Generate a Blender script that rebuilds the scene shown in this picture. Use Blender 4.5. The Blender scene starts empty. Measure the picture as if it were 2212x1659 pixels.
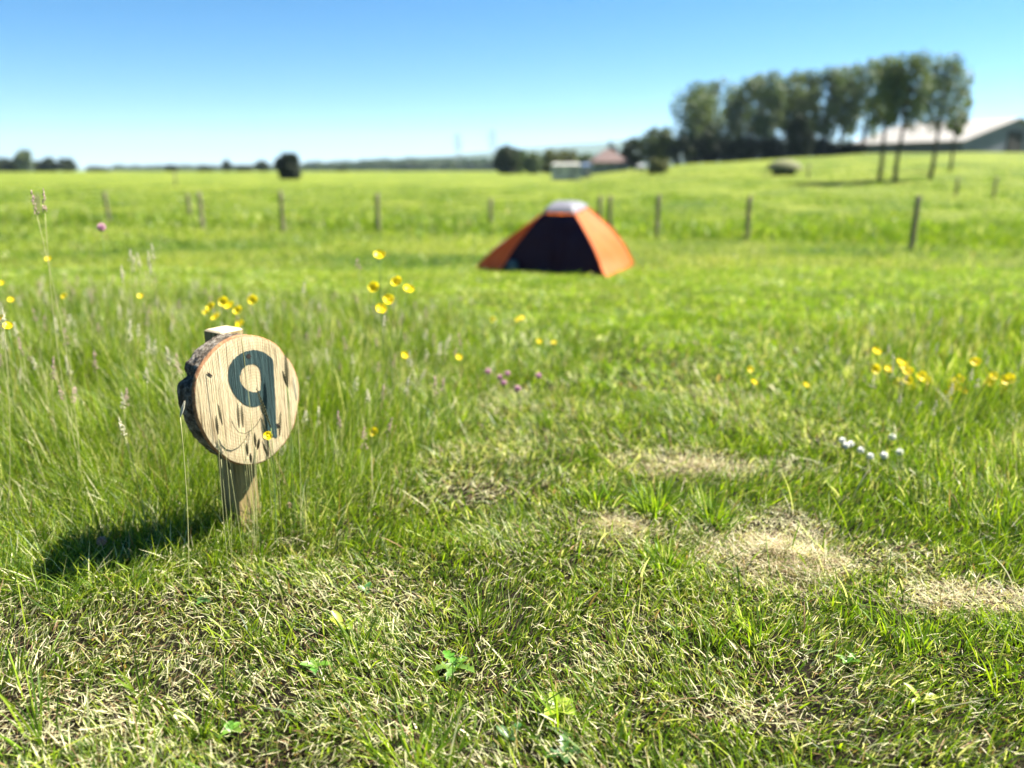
import bpy, bmesh, math, random
import numpy as np
from mathutils import Vector, Matrix
random.seed(9); rng = np.random.default_rng(9)
sc = bpy.context.scene
col = sc.collection
PI = math.pi
# ------------------------------------------------------------------ camera model (numbers in a 2212 x 1659 frame)
H = .95; F = 1661.; CX, CY = 1106., 829.5
P = math.radians(15.48); cp, sp = math.cos(P), math.sin(P)
def ray(px, py):
    u = (px-CX)/F; v = (CY-py)/F
    return np.array([u, cp+v*sp, -sp+v*cp])
def at(px, py, Y):
    d = ray(px, py); return np.array([0, 0, H]) + d*(Y/d[1])

# ------------------------------------------------------------------ noise + terrain
def vnoise(x, y, seed=0):
    x = np.asarray(x, float); y = np.asarray(y, float)
    xi = np.floor(x).astype(np.int64); yi = np.floor(y).astype(np.int64)
    fx = x-xi; fy = y-yi; fx = fx*fx*(3-2*fx); fy = fy*fy*(3-2*fy)
    def h(a, b):
        n = (a*374761393 + b*668265263 + seed*1442695041) & 0x7fffffff
        n = ((n ^ (n >> 13))*1274126177) & 0x7fffffff
        return ((n ^ (n >> 16)) & 0xffff)/65535.
    return (h(xi, yi)*(1-fx)+h(xi+1, yi)*fx)*(1-fy) + (h(xi, yi+1)*(1-fx)+h(xi+1, yi+1)*fx)*fy
def fbm(x, y, seed=0, o=3):
    s = 0; a = .5; t = 0
    for k in range(o):
        s = s+a*vnoise(np.asarray(x)*2**k, np.asarray(y)*2**k, seed+k); t += a; a *= .5
    return s/t
def sstep(a, b, x):
    t = np.clip((x-a)/(b-a), 0, 1); return t*t*(3-2*t)
_Y = np.array([-60, 3, 5, 8, 11.3, 16, 22, 30, 60, 120, 250, 600, 6000.])
_Z = np.array([0, 0, -.1, -.35, -.5, -.56, -.62, -.62, -.38, .3, .65, .75, .8])
def terrain(x, y):
    x = np.asarray(x, float); y = np.asarray(y, float)
    b = 0
    for k, w in ((-1, .25), (0, .5), (1, .25)):
        b = b+w*np.interp(y*(1+.12*k), _Y, _Z)
    s = x/np.maximum(y, 5)
    R = np.interp(s, [.08, .135, .22, .46, .8, 2], [0, .7, 1.75, 3.0, 3.1, 3.1])
    b = b + R*sstep(26, 100, y)
    b = b + (fbm(x*.9, y*.9, 3)-.5)*.05*np.clip(y/4, .25, 1) + (fbm(x*.12, y*.12, 5)-.5)*.28*sstep(12, 60, y)
    b = b + (vnoise(x*5, y*5, 8)-.5)*.012
    return b
def gz(x, y): return float(terrain(x, y))
def on_ground(px, py):
    d = ray(px, py); t = .2; o = np.array([0, 0, H])
    for i in range(6000):
        p = o+d*t
        if p[2] < gz(p[0], p[1]): break
        t *= 1.004
    return p
def base_at(px, Y):
    x = 0.
    for i in range(6):
        z = gz(x, Y); x = (px-CX)/F*(Y*cp+(H-z)*sp)
    return np.array([x, Y, gz(x, Y)])
def hpx(py, px, Y):   # height of pixel row py at distance Y
    return at(px, py, Y)[2]

# ------------------------------------------------------------------ object helpers
def tag(o, label=None, cat=None, group=None, kind=None):
    if label: o['label'] = label
    if cat: o['category'] = cat
    if group: o['group'] = group
    if kind: o['kind'] = kind
    return o
def empty(name, loc, rz=0):
    o = bpy.data.objects.new(name, None); col.objects.link(o)
    o.location = loc; o.rotation_euler = (0, 0, rz); o.empty_display_size = .1
    return o
def link(name, me, m, parent=None):
    o = bpy.data.objects.new(name, me); col.objects.link(o)
    if m is not None and not me.materials: me.materials.append(m)
    if parent: o.parent = parent
    return o
def pymesh(name, v, f, smooth=True):
    me = bpy.data.meshes.new(name); me.from_pydata([tuple(map(float, q)) for q in v], [], f)
    if smooth: me.polygons.foreach_set('use_smooth', [True]*len(me.polygons))
    me.update(); return me
def npmesh(name, V, quads, tris, color=None):
    """V (n,3); quads (a,4); tris (b,3) index arrays"""
    me = bpy.data.meshes.new(name)
    nq, nt = len(quads), len(tris)
    me.vertices.add(len(V)); me.vertices.foreach_set('co', V.astype(np.float32).ravel())
    me.loops.add(nq*4+nt*3)
    me.loops.foreach_set('vertex_index', np.concatenate([quads.ravel(), tris.ravel()]).astype(np.int32))
    me.polygons.add(nq+nt)
    st = np.concatenate([np.arange(nq)*4, nq*4+np.arange(nt)*3]).astype(np.int32)
    me.polygons.foreach_set('loop_start', st)
    me.polygons.foreach_set('use_smooth', np.ones(nq+nt, dtype=bool))
    if color is not None:
        a = me.attributes.new('tint', 'FLOAT_COLOR', 'POINT')
        c = np.ones((len(V), 4), np.float32); c[:, :3] = color
        a.data.foreach_set('color', c.ravel())
    me.update(calc_edges=True); me.validate()
    return me
def tube(pts, rad, n=6, cap=True):
    V = []; Fc = []; pts = [Vector(p) for p in pts]
    for i, p in enumerate(pts):
        t = (pts[min(i+1, len(pts)-1)]-pts[max(i-1, 0)]).normalized()
        a = t.cross(Vector((.13, .97, .2))).normalized(); b = t.cross(a)
        r = rad[i] if hasattr(rad, '__len__') else rad
        for k in range(n):
            an = 2*PI*k/n; V.append(p+(a*math.cos(an)+b*math.sin(an))*r)
    for i in range(len(pts)-1):
        for k in range(n):
            Fc.append((i*n+k, i*n+(k+1) % n, (i+1)*n+(k+1) % n, (i+1)*n+k))
    if cap: Fc.append(tuple(range(n))[::-1]); Fc.append(tuple((len(pts)-1)*n+k for k in range(n)))
    return V, Fc
class MB:
    def __init__(s): s.v = []; s.f = []
    def add(s, V, Fc):
        o = len(s.v); s.v += [tuple(map(float, q)) for q in V]; s.f += [tuple(i+o for i in f) for f in Fc]
    def tube(s, *a, **k): s.add(*tube(*a, **k))
    def box(s, c, d, rz=0):
        R = Matrix.Rotation(rz, 3, 'Z'); c = Vector(c)
        V = [c+R @ Vector((x*d[0]/2, y*d[1]/2, z*d[2]/2)) for x in (-1, 1) for y in (-1, 1) for z in (-1, 1)]
        s.add(V, [(0, 1, 3, 2), (4, 6, 7, 5), (0, 4, 5, 1), (2, 3, 7, 6), (0, 2, 6, 4), (1, 5, 7, 3)])
    def build(s, name, m, parent=None, smooth=True):
        return link(name, pymesh(name, s.v, s.f, smooth), m, parent)

# ------------------------------------------------------------------ materials
def mat(name):
    m = bpy.data.materials.new(name); m.use_nodes = True; nt = m.node_tree
    return m, nt, nt.nodes['Principled BSDF'], nt.nodes['Material Output']
def N(nt, t, **kw):
    n = nt.nodes.new(t)
    for k, v in kw.items():
        if k in n.inputs: n.inputs[k].default_value = v
        else: setattr(n, k, v)
    return n
def ramp(nt, src, stops):
    r = N(nt, 'ShaderNodeValToRGB'); nt.links.new(src, r.inputs[0]); e = r.color_ramp.elements
    while len(e) < len(stops): e.new(.5)
    for q, (p, c) in zip(e, stops): q.position = p; q.color = (*c, 1)
    return r.outputs[0]
def noise(nt, scale, detail=4, rough=.55, vec=None, mapscale=None, coord='Object'):
    n = N(nt, 'ShaderNodeTexNoise'); n.inputs['Scale'].default_value = scale
    n.inputs['Detail'].default_value = detail; n.inputs['Roughness'].default_value = rough
    tc = N(nt, 'ShaderNodeTexCoord')
    src = tc.outputs[coord]
    if mapscale:
        mp = N(nt, 'ShaderNodeMapping'); mp.inputs['Scale'].default_value = mapscale
        nt.links.new(src, mp.inputs[0]); src = mp.outputs[0]
    nt.links.new(src, n.inputs['Vector'])
    return n.outputs['Fac']
def bump(nt, bs, h, strength, dist=.01):
    b = N(nt, 'ShaderNodeBump'); b.inputs['Strength'].default_value = strength; b.inputs['Distance'].default_value = dist
    nt.links.new(h, b.inputs['Height']); nt.links.new(b.outputs[0], bs.inputs['Normal'])
def simple(name, c1, c2, scale=20, rough=.7, bumps=.3, bd=.005, spec=.3, mapscale=None):
    m, nt, bs, out = mat(name)
    f = noise(nt, scale, mapscale=mapscale)
    nt.links.new(ramp(nt, f, [(.3, c1), (.7, c2)]), bs.inputs['Base Color'])
    bs.inputs['Roughness'].default_value = rough; bs.inputs['Specular IOR Level'].default_value = spec
    if bumps: bump(nt, bs, f, bumps, bd)
    return m
def leafmat(name, trans=.4, rough=.4, spec=.35, tboost=(1.25, 1.35, .55)):
    m, nt, bs, out = mat(name)
    at_ = N(nt, 'ShaderNodeAttribute'); at_.attribute_name = 'tint'
    nt.links.new(at_.outputs['Color'], bs.inputs['Base Color'])
    bs.inputs['Roughness'].default_value = rough; bs.inputs['Specular IOR Level'].default_value = spec
    tr = N(nt, 'ShaderNodeBsdfTranslucent')
    mu = N(nt, 'ShaderNodeMix'); mu.data_type = 'RGBA'; mu.blend_type = 'MULTIPLY'; mu.inputs[0].default_value = 1
    mu.inputs[7].default_value = (*tboost, 1)
    nt.links.new(at_.outputs['Color'], mu.inputs[6]); nt.links.new(mu.outputs[2], tr.inputs[0])
    mx = N(nt, 'ShaderNodeMixShader'); mx.inputs[0].default_value = trans
    nt.links.new(bs.outputs[0], mx.inputs[1]); nt.links.new(tr.outputs[0], mx.inputs[2]); nt.links.new(mx.outputs[0], out.inputs[0])
    return m
M = {}
M['grass'] = leafmat('grass_blade', .38, .5, .4)
M['leaf'] = leafmat('tree_leaf', .25, .6, .25)
M['weed'] = leafmat('weed_leaf', .35, .4, .5)
def fabric(name, c1, c2, tr, scale=6, rough=.5, bd=.02):
    m = simple(name, c1, c2, scale, rough, .3, bd); nt = m.node_tree; bs = nt.nodes['Principled BSDF']; out = nt.nodes['Material Output']
    t = N(nt, 'ShaderNodeBsdfTranslucent'); t.inputs[0].default_value = (*c2, 1); mx = N(nt, 'ShaderNodeMixShader'); mx.inputs[0].default_value = tr
    nt.links.new(bs.outputs[0], mx.inputs[1]); nt.links.new(t.outputs[0], mx.inputs[2]); nt.links.new(mx.outputs[0], out.inputs[0]); return m
M['petal'] = fabric('yellow_petal', (.85, .62, .004), (.95, .76, .012), .35, 60, .4, .001)
M['white_petal'] = simple('white_petal', (.6, .6, .55), (.85, .85, .8), 80, .6, 0)
M['pink_petal'] = simple('pink_petal', (.35, .16, .25), (.5, .28, .36), 80, .6, 0)
M['stem'] = simple('green_stem', (.07, .13, .03), (.16, .22, .05), 30, .5, 0)
M['palestem'] = simple('pale_stem', (.25, .26, .1), (.4, .38, .18), 30, .5, 0)
M['seed'] = simple('dark_seed_spike', (.02, .022, .008), (.06, .06, .02), 300, .7, .5, .001)
M['paleseed'] = simple('pale_seed_head', (.4, .37, .25), (.6, .56, .42), 200, .8, 0)
M['pinkseed'] = simple('pinkish_seed_head', (.3, .2, .17), (.45, .33, .28), 200, .8, 0)
M['bark'] = simple('tree_bark', (.03, .026, .02), (.09, .075, .055), 6, .9, .6, .03, mapscale=(1, 1, .2))
M['fence'] = simple('weathered_post_wood', (.1, .085, .06), (.2, .17, .12), 8, .85, .5, .01, mapscale=(1, 1, .1))
M['orange'] = fabric('orange_tent_fabric', (.5, .12, .02), (.62, .15, .022), .35)
M['navy'] = simple('navy_tent_fabric', (.03, .012, .022), (.028, .016, .036), 5, .75, .4, .03, spec=.05)
M['paletent'] = simple('pale_grey_tent_fabric', (.11, .11, .135), (.15, .15, .175), 6, .5, .3, .02)
M['roofwhite'] = simple('pale_barn_roof', (.21, .195, .175), (.26, .245, .22), .4, .5, 0)
M['barnwall'] = simple('grey_barn_cladding', (.1, .11, .14), (.14, .15, .18), .5, .7, 0)
M['roofbrown'] = simple('brown_tiled_roof', (.085, .055, .05), (.125, .085, .078), 1.5, .85, .4, .05)
M['render'] = simple('grey_render', (.2, .2, .2), (.28, .28, .28), 1, .8, 0)
M['white'] = simple('white_panel', (.38, .37, .34), (.46, .45, .42), 2, .5, 0)
M['blue'] = simple('blue_tarpaulin', (.08, .13, .22), (.12, .17, .27), 2, .6, 0)
M['glass'] = simple('dark_window_glass', (.02, .025, .03), (.04, .045, .05), 2, .1, 0, spec=.5)
M['dark'] = simple('painted_dark_interior', (.012, .012, .01), (.02, .02, .017), 2, .9, 0)
M['steel'] = simple('galvanised_steel', (.25, .26, .28), (.35, .36, .38), 1, .5, 0)
M['bluegrey'] = simple('slate_blue_bag_fabric', (.04, .07, .09), (.06, .1, .13), 20, .7, .3)
M['thatch'] = simple('grey_green_thatch', (.09, .1, .045), (.16, .16, .075), 4, .9, .5, .05)
M['haytop'] = simple('dead_clover', (.2, .12, .09), (.4, .28, .22), 90, .9, .5, .002)

# ------------------------------------------------------------------ world, sun, camera
E = math.radians(50); AZ = math.atan2(.93, .37)
sv = Vector((math.sin(AZ)*math.cos(E), math.cos(AZ)*math.cos(E), math.sin(E)))
w = bpy.data.worlds.new('World'); sc.world = w; w.use_nodes = True
nt = w.node_tree; sky = nt.nodes.new('ShaderNodeTexSky'); sky.sky_type = 'NISHITA'; sky.sun_disc = False
sky.sun_elevation = E; sky.sun_rotation = AZ; sky.air_density = .62; sky.dust_density = 0.; sky.ozone_density = 4.
hs = nt.nodes.new('ShaderNodeHueSaturation'); hs.inputs['Saturation'].default_value = 1.35; hs.inputs['Hue'].default_value = .49; nt.links.new(sky.outputs[0], hs.inputs['Color']); nt.links.new(hs.outputs[0], nt.nodes['Background'].inputs[0]); nt.nodes['Background'].inputs[1].default_value = .036
L = bpy.data.lights.new('sun', 'SUN'); L.energy = 5; L.angle = math.radians(.5); L.color = (1, .94, .84)
lo = bpy.data.objects.new('sun', L); col.objects.link(lo); lo.rotation_euler = sv.to_track_quat('Z', 'Y').to_euler()
cam = bpy.data.cameras.new('camera'); co = bpy.data.objects.new('camera', cam); col.objects.link(co)
co.location = (0, 0, H); co.rotation_euler = (PI/2-P, 0, 0)
cam.sensor_width = 36; cam.lens = 36*F/2212; cam.clip_end = 20000; cam.clip_start = .05
FOCUS = 1.6; APER = .0172
cam.dof.use_dof = True; cam.dof.focus_distance = FOCUS; cam.dof.aperture_fstop = cam.lens/1000/APER
sc.camera = co
sc.view_settings.view_transform = 'Standard'; sc.view_settings.look = 'None'
sc.view_settings.exposure = 2.2; sc.view_settings.gamma = 1

# ------------------------------------------------------------------ ground
def axis(lim, n0, d0):
    a = [0.]; d = d0
    while a[-1] < lim:
        a.append(a[-1]+d)
        if a[-1] > n0: d *= 1.07
    return a
xa = axis(5000, 4, .08); xs = np.array([-q for q in xa[:0:-1]]+xa)
ya = [-60, -30, -15, -8, -4, -2, -1, -.5]+axis(6500, 8, .08)
ys = np.array(ya)
X, Yg = np.meshgrid(xs, ys); Z = terrain(X, Yg)
V = np.stack([X.ravel(), Yg.ravel(), Z.ravel()], 1); nx, ny = len(xs), len(ys)
i = (np.arange(ny-1)[:, None]*nx+np.arange(nx-1)[None]).ravel()
g = link('ground', npmesh('ground', V, np.stack([i, i+1, i+nx+1, i+nx], 1), np.zeros((0, 3), int)), None)
m, nt, bs, out = mat('field_ground')
n1 = noise(nt, 1.1, 6, .6, mapscale=(.6, 1, 1)); n2 = noise(nt, .09, 5, .6, mapscale=(.5, 1, 1)); n3 = noise(nt, 45, 6, .7)
cg = ramp(nt, n1, [(.3, (.07, .11, .01)), (.5, (.14, .185, .016)), (.72, (.22, .24, .03))])
cf = ramp(nt, n2, [(.32, (.07, .11, .012)), (.48, (.15, .19, .022)), (.7, (.2, .21, .04))])
shaded_soil = ramp(nt, n3, [(.35, (.008, .006, .004)), (.55, (.022, .016, .009)), (.75, (.06, .045, .025))])  # soil taken towards black to deepen the shade between blades
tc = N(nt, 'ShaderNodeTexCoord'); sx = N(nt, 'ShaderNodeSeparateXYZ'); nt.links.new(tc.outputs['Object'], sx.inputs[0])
def mapr(nt, s, a, b):
    r = N(nt, 'ShaderNodeMapRange'); r.inputs[1].default_value = a; r.inputs[2].default_value = b; nt.links.new(s, r.inputs[0]); return r.outputs[0]
def mixc(nt, f, a, b, mode='MIX'):
    q = N(nt, 'ShaderNodeMix'); q.data_type = 'RGBA'; q.blend_type = mode
    if isinstance(f, float): q.inputs[0].default_value = f
    else: nt.links.new(f, q.inputs[0])
    for k, s in ((6, a), (7, b)):
        if isinstance(s, tuple): q.inputs[k].default_value = (*s, 1)
        else: nt.links.new(s, q.inputs[k])
    return q.outputs[2]
gr = mixc(nt, .5, cg, cf)
gr = mixc(nt, 1., gr, ramp(nt, noise(nt, .42, 5, .7, mapscale=(.45, 1, 1)), [(.38, (.34, .5, .4)), (.5, (.95, .95, 1)), (.68, (1.25, 1.15, 1.1))]), 'MULTIPLY')
c = mixc(nt, mapr(nt, sx.outputs[1], 3.5, 10), shaded_soil, gr)
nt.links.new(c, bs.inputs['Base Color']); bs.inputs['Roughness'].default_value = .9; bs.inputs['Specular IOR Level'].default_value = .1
bump(nt, bs, noise(nt, 9, 8, .75), 1., .12)
g.data.materials.append(m); tag(g, kind='structure')

# ------------------------------------------------------------------ grass masks
def inpoly(x, y, poly):
    c = np.zeros(x.shape, bool); n = len(poly)
    for a in range(n):
        x1, y1 = poly[a]; x2, y2 = poly[(a+1) % n]
        m_ = ((y1 > y) != (y2 > y)) & (x < (x2-x1)*(y-y1)/(y2-y1+1e-12)+x1)
        c ^= m_
    return c
LEFT = [(-12, 1.75), (-1.5, 1.7), (-1.0, 1.6), (-.72, 1.62), (-.58, 1.95), (-.42, 2.2), (-.28, 2.6), (-.16, 3.2), (.05, 3.6), (.35, 4.0), (.5, 4.7), (.1, 5.2), (-.7, 5.9), (-2.5, 6.6), (-12, 8)]
RIGHT = [(1.32, 1.9), (1.22, 2.3), (1.28, 2.8), (1.2, 3.4), (1.0, 4.2), (1.5, 4.9), (3, 5.6), (12, 7), (12, 1.9)]
def wob(x, y, s): return x+(vnoise(x*4, y*4, s)-.5)*.22, y+(vnoise(x*4, y*4, s+9)-.5)*.22
def longmask(x, y):
    xx, yy = wob(x, y, 21)
    return inpoly(xx, yy, LEFT), inpoly(xx, yy, RIGHT)
DRY = [(1690, 1150, .17, .13, 1.), (1345, 1130, .10, .06, .9), (1480, 1000, .28, .13, .85), (1640, 1020, .22, .1, .7), (1020, 1060, .16, .12, .75),
       (2080, 1290, .22, .09, .95), (1920, 1215, .18, .1, .7), (90, 1560, .2, .12, .85), (120, 1290, .2, .1, .7), (1050, 1480, .1, .05, .6), (600, 1500, .12, .06, .5),
       (1640, 1560, .13, .06, .9), (1270, 1440, .12, .05, .6), (1450, 1540, .08, .04, .5), (1750, 1480, .1, .06, .5), (300, 1420, .16, .08, .5), (1150, 900, .3, .14, .35), (1000, 1620, .1, .04, .5)]
DRYW = [(on_ground(a, b)[:2], rx, ry, s) for a, b, rx, ry, s in DRY]
def dryness(x, y):
    d = .24+.8*(fbm(x*3.2, y*3.2, 40)-.5)+.5*(fbm(x*1.1, y*1.1, 44)-.5)
    d = d*sstep(6.5, 2.2, y)+.06+.22*sstep(1.8, 1.15, y)*sstep(.6, -.3, x)-.16*sstep(-.1, .7, x)-.15*np.exp(-(((x+.15)/.5)**2+((y-2.3)/.6)**2))
    for (c_, rx, ry, s) in DRYW:
        r = np.sqrt(((x-c_[0])/rx)**2+((y-c_[1])/ry)**2)+(vnoise(x*14, y*14, 50)-.5)*.6
        d = np.maximum(d, s*sstep(1.15, .6, r))
    return np.clip(d, 0, 1)
HAY = on_ground(1690, 1175)
def scatter(y0, y1, dens, xm=.8, xmin=None):
    """points in the view wedge (with a margin) between y0 and y1"""
    n = int(dens*xm*2*(y1*y1-y0*y0)/2)
    y = np.sqrt(rng.uniform(y0*y0, y1*y1, n)); x = rng.uniform(-1, 1, n)*(xm*y+.12*(y < 1.6))
    n2 = int(n*.3); y2 = np.sqrt(rng.uniform(y0*y0, y1*y1, n2)); x2 = (xm+rng.uniform(0, .55, n2))*y2+.12*(y2 < 1.6); x2 *= np.where(rng.random(n2) < .5, -1, 1)
    x = np.concatenate([x, x2]); y = np.concatenate([y, y2])
    return x, y
def blades(x, y, h, wd, lean, az, curl, tint, seg=3, z0=None, face=None, name='g'):
    n = len(x)
    if z0 is None: z0 = terrain(x, y)-.003
    fa = rng.uniform(0, 2*PI, n) if face is None else face
    wx, wy = np.cos(fa)*wd/2, np.sin(fa)*wd/2
    T = np.linspace(0, 1, seg+1); rows = []
    for t in T:
        # lean angle grows along the blade
        ang = lean+curl*t
        hor = h*t*np.sin(np.clip(lean+curl*t*.5, -1.5, 1.56)); ver = h*t*np.cos(np.clip(lean+curl*t*.5, -1.5, 1.56))
        px = x+np.cos(az)*hor; py = y+np.sin(az)*hor; pz = z0+ver
        if t < 1:
            k = (1-.55*t**2)
            rows.append(np.stack([px-wx*k, py-wy*k, pz], 1)); rows.append(np.stack([px+wx*k, py+wy*k, pz], 1))
        else: rows.append(np.stack([px, py, pz], 1))
    nv = len(rows); V = np.stack(rows, 1).reshape(-1, 3)
    b = np.arange(n)*nv; Q = []
    for s in range(seg-1):
        Q.append(np.stack([b+2*s, b+2*s+1, b+2*s+3, b+2*s+2], 1))
    Q = np.concatenate(Q) if Q else np.zeros((0, 4), int)
    s = seg-1; Tt = np.stack([b+2*s, b+2*s+1, b+2*s+2], 1)
    return V, Q, Tt, np.repeat(tint, nv, 0)
def joinb(parts):
    V = []; Q = []; T = []; C = []; o = 0
    for v, q, t, c_ in parts:
        V.append(v); Q.append(q+o); T.append(t+o); C.append(c_); o += len(v)
    return np.concatenate(V), np.concatenate(Q), np.concatenate(T), np.concatenate(C)
def tints(n, d, bright=1.):
    """per-blade real colour: dark green, mid green, yellow green, straw; d = chance of straw"""
    deep = np.array([.034, .075, .009]); mid = np.array([.11, .19, .011]); yel = np.array([.3, .37, .018]); straw = np.array([.66, .6, .4]); brown = np.array([.24, .15, .08])
    r = rng.random(n); c_ = np.empty((n, 3))
    a = rng.random(n)[:, None]
    c_[:] = deep*(1-a)+mid*a
    k = r < .45; c_[k] = (mid*(1-a)+yel*a)[k]
    s = rng.random(n) < d
    a2 = rng.random(n)[:, None]
    st = (straw*(1-.35*a2)+yel*.35*a2)*(.75+.45*rng.random(n)[:, None])
    br = rng.random(n) < .22; st[br] = brown*(.6+.9*a2[br])
    c_[s] = st[s]
    return c_*(rng.uniform(.8, 1.2, n)[:, None])*bright
rn = lambda a, b, n: rng.uniform(a, b, n)
parts = []
def mown(y0, y1, dens, wmul, hmul, seg, flat_d, br=1.):
    x, y = scatter(y0, y1, dens)
    xj, yj = x+rng.normal(0, .05, len(x)), y+rng.normal(0, .05, len(x)); l, r = longmask(xj, yj); k = ~(l | r); x, y = x[k], y[k]; n = len(x)
    d = dryness(x, y)
    cl = fbm(x*7, y*7, 60)
    keep = rng.random(n) < np.clip(1.15-.75*d, .2, 1)*np.clip(.35+1.3*cl, .3, 1.2)
    x, y, d, cl = x[keep], y[keep], d[keep], cl[keep]; n = len(x)
    h = (rn(.018, .05, n)+.05*np.clip(cl-.5, 0, 1)+.05*(rng.random(n) < .05))*hmul*(1-.25*d)
    wd = rn(.0012, .003, n)*wmul; big = rng.random(n) < .08; wd[big] *= 2.2; h[big] *= 1.4
    parts.append(blades(x, y, h, wd, rn(.02, .85, n)+.25*d, fbm(x*3, y*3, 70)*9+rn(-1.5, 1.5, n), rn(0, .9, n), tints(n, .08+.6*d, br), seg))
    # cut clippings lying on the sward
    x, y = scatter(y0, y1, flat_d)
    xj, yj = x+rng.normal(0, .05, len(x)), y+rng.normal(0, .05, len(x)); l, r = longmask(xj, yj); k = ~(l | r); x, y = x[k], y[k]
    d = dryness(x, y); k = rng.random(len(x)) < (.04+1.0*d); x, y, d = x[k], y[k], d[k]; n = len(x)
    up = .004+.022*rng.random(n)
    h = rn(.012, .045, n)*hmul
    parts.append(blades(x, y, h, rn(.0012, .0026, n)*wmul, rn(1.15, 1.65, n), rn(0, 2*PI, n), rn(-.5, .4, n), tints(n, .62+.35*d), seg, z0=terrain(x, y)+up))
mown(.25, .8, 15000, 1.3, 1., 3, 7000)
mown(.8, 1.35, 42000, .76, .78, 3, 17000)
mown(1.35, 2.1, 40000, .8, .8, 3, 15000)
mown(2.1, 3.4, 22000, 1.05, .9, 3, 8000)
mown(3.4, 6.5, 5000, 1.9, .95, 2, 1600, 1.3)
mown(6.5, 12, 1400, 3.2, .9, 2, 150, 1.35)
o = link('grass', npmesh('grass', *joinb(parts)), M['grass'])
tag(o, 'short mown grass with straw coloured clippings across the foreground and around the tent', 'grass', kind='stuff')
# long, darker stray blades standing in the mown part
parts = []
x, y = scatter(1., 3.2, 210); xj, yj = x+rng.normal(0, .05, len(x)), y+rng.normal(0, .05, len(x)); l, r = longmask(xj, yj); k = ~(l | r); x, y = x[k], y[k]; n = len(x)
parts.append(blades(x, y, rn(.06, .15, n), rn(.002, .005, n), rn(.1, 1.2, n), rn(0, 2*PI, n), rn(.1, .8, n), tints(n, .12), 5))
# tufts
tx, ty = scatter(1., 4.5, 14)
for a, b in zip(tx, ty):
    n = random.randint(12, 34); rr = np.abs(rng.normal(0, .018, n)); th = rn(0, 2*PI, n)
    if longmask(np.array([a]), np.array([b]))[0][0]: continue
    parts.append(blades(a+rr*np.cos(th), b+rr*np.sin(th), rn(.05, .11, n), rn(.002, .0042, n), rn(.05, .6, n), th, rn(.2, .9, n), tints(n, .04), 4))
for (px, py, n, hh) in [(1420, 1110, 220, .10), (1290, 1090, 120, .09), (1540, 1130, 140, .1), (1440, 1230, 150, .07), (900, 1650, 60, .12), (1210, 1560, 30, .13), (90, 1600, 22, .14), (1990, 1400, 50, .07), (1640, 1380, 50, .07), (1550, 1390, 40, .07)]:
    c_ = on_ground(px, py); rr = np.abs(rng.normal(0, .045, n)); th = rn(0, 2*PI, n)
    parts.append(blades(c_[0]+rr*np.cos(th), c_[1]+rr*np.sin(th), rn(.5, 1.1, n)*hh, rn(.0025, .0055, n), rn(.05, .7, n), th, rn(.1, .8, n), tints(n, .03, 1.25), 4))
o = link('grass_tufts', npmesh('grass_tufts', *joinb(parts)), M['grass'])
tag(o, 'taller bright green grass blades and tufts rising out of the mown grass', 'grass tufts', kind='stuff')
# long meadow grass left and right
parts = []
def meadow(y0, y1, dens, wmul, seg, which, hs, xm=.8):
    x, y = scatter(y0, y1, dens, xm); l, r = longmask(x+rng.normal(0, .09, len(x)), y+rng.normal(0, .07, len(x))); k = l if which == 0 else r
    x, y = x[k], y[k]; n = len(x)
    if which == 0:
        edge = sstep(1.5, 2.4, y)*sstep(.35, -1.1, x) ; hh = hs*(.3+.7*edge)*(1-.25*sstep(-.4, 0, x))
    else: hh = hs*(.3+.7*sstep(1.0, 2.1, x))
    cl = fbm(x*2.5, y*2.5, 80); hh = hh*(.3+1.35*cl)*(.7+.6*fbm(x*.9, y*.9, 83))
    h = hh*(.22+.95*rng.random(n)**1.6)
    parts.append(blades(x, y, h, rn(.0014, .0034, n)*wmul, rn(.0, .5, n), fbm(x*2.2, y*2.2, 90)*9+rn(-2, 2, n), rn(-.2, 1.7, n)*rn(0, 1, n), tints(n, .12+.12*(cl < .45), .98), seg))
    x, y = scatter(y0, y1, dens*1.1, xm); l, r = longmask(x, y); k = l if which == 0 else r; x, y = x[k], y[k]; n = len(x)
    parts.append(blades(x, y, rn(.25, .75, n)*hs*.8, rn(.002, .0048, n)*wmul, rn(.2, 1.2, n), rn(0, 7, n), rn(0, 1.3, n), tints(n, .14, 1.02), 3))
meadow(1.4, 2.6, 21000, .78, 5, 0, .225)
meadow(2.6, 4.0, 11000, 1.15, 4, 0, .27)
meadow(4.0, 7.5, 4200, 1.9, 3, 0, .29)
meadow(1.7, 3.2, 12000, 1.1, 4, 1, .19)
meadow(3.2, 7., 4200, 1.9, 3, 1, .18)
o = link('meadow_grass', npmesh('meadow_grass', *joinb(parts)), M['grass'])
tag(o, 'long uncut meadow grass around the log slice sign and along the right side', 'long grass', kind='stuff')
# rough pasture beyond
parts = []
def pasture(y0, y1, dens, wm, hh):
    x, y = scatter(y0, y1, dens, .74); n = len(x)
    fl = 15.5+ (0.9-x/np.maximum(y, 1))*6.5                    # distance of the fence line here
    nearf = np.exp(-((y-fl)/1.3)**2)
    cl = fbm(x*.5, y*.5, 95)
    k = rng.random(n) < np.clip(.25+.9*nearf+1.6*(cl-.45)*(y > fl), .04, 1)*np.clip((y1-y)/(y1*.4), 0, 1); x, y, nearf, cl = x[k], y[k], nearf[k], cl[k]; n = len(x)
    h = hh*(.4+1.2*nearf+.9*np.clip(cl-.4, 0, 1))*rn(.5, 1.1, n)
    parts.append(blades(x, y, h, rn(.012, .022, n)*wm, rn(0, .5, n), rn(0, 7, n), rn(0, .8, n), tints(n, .07, 1.1), 2))
pasture(12, 34, 420, .9, .17); pasture(18, 75, 70, 2.2, .26)
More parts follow.
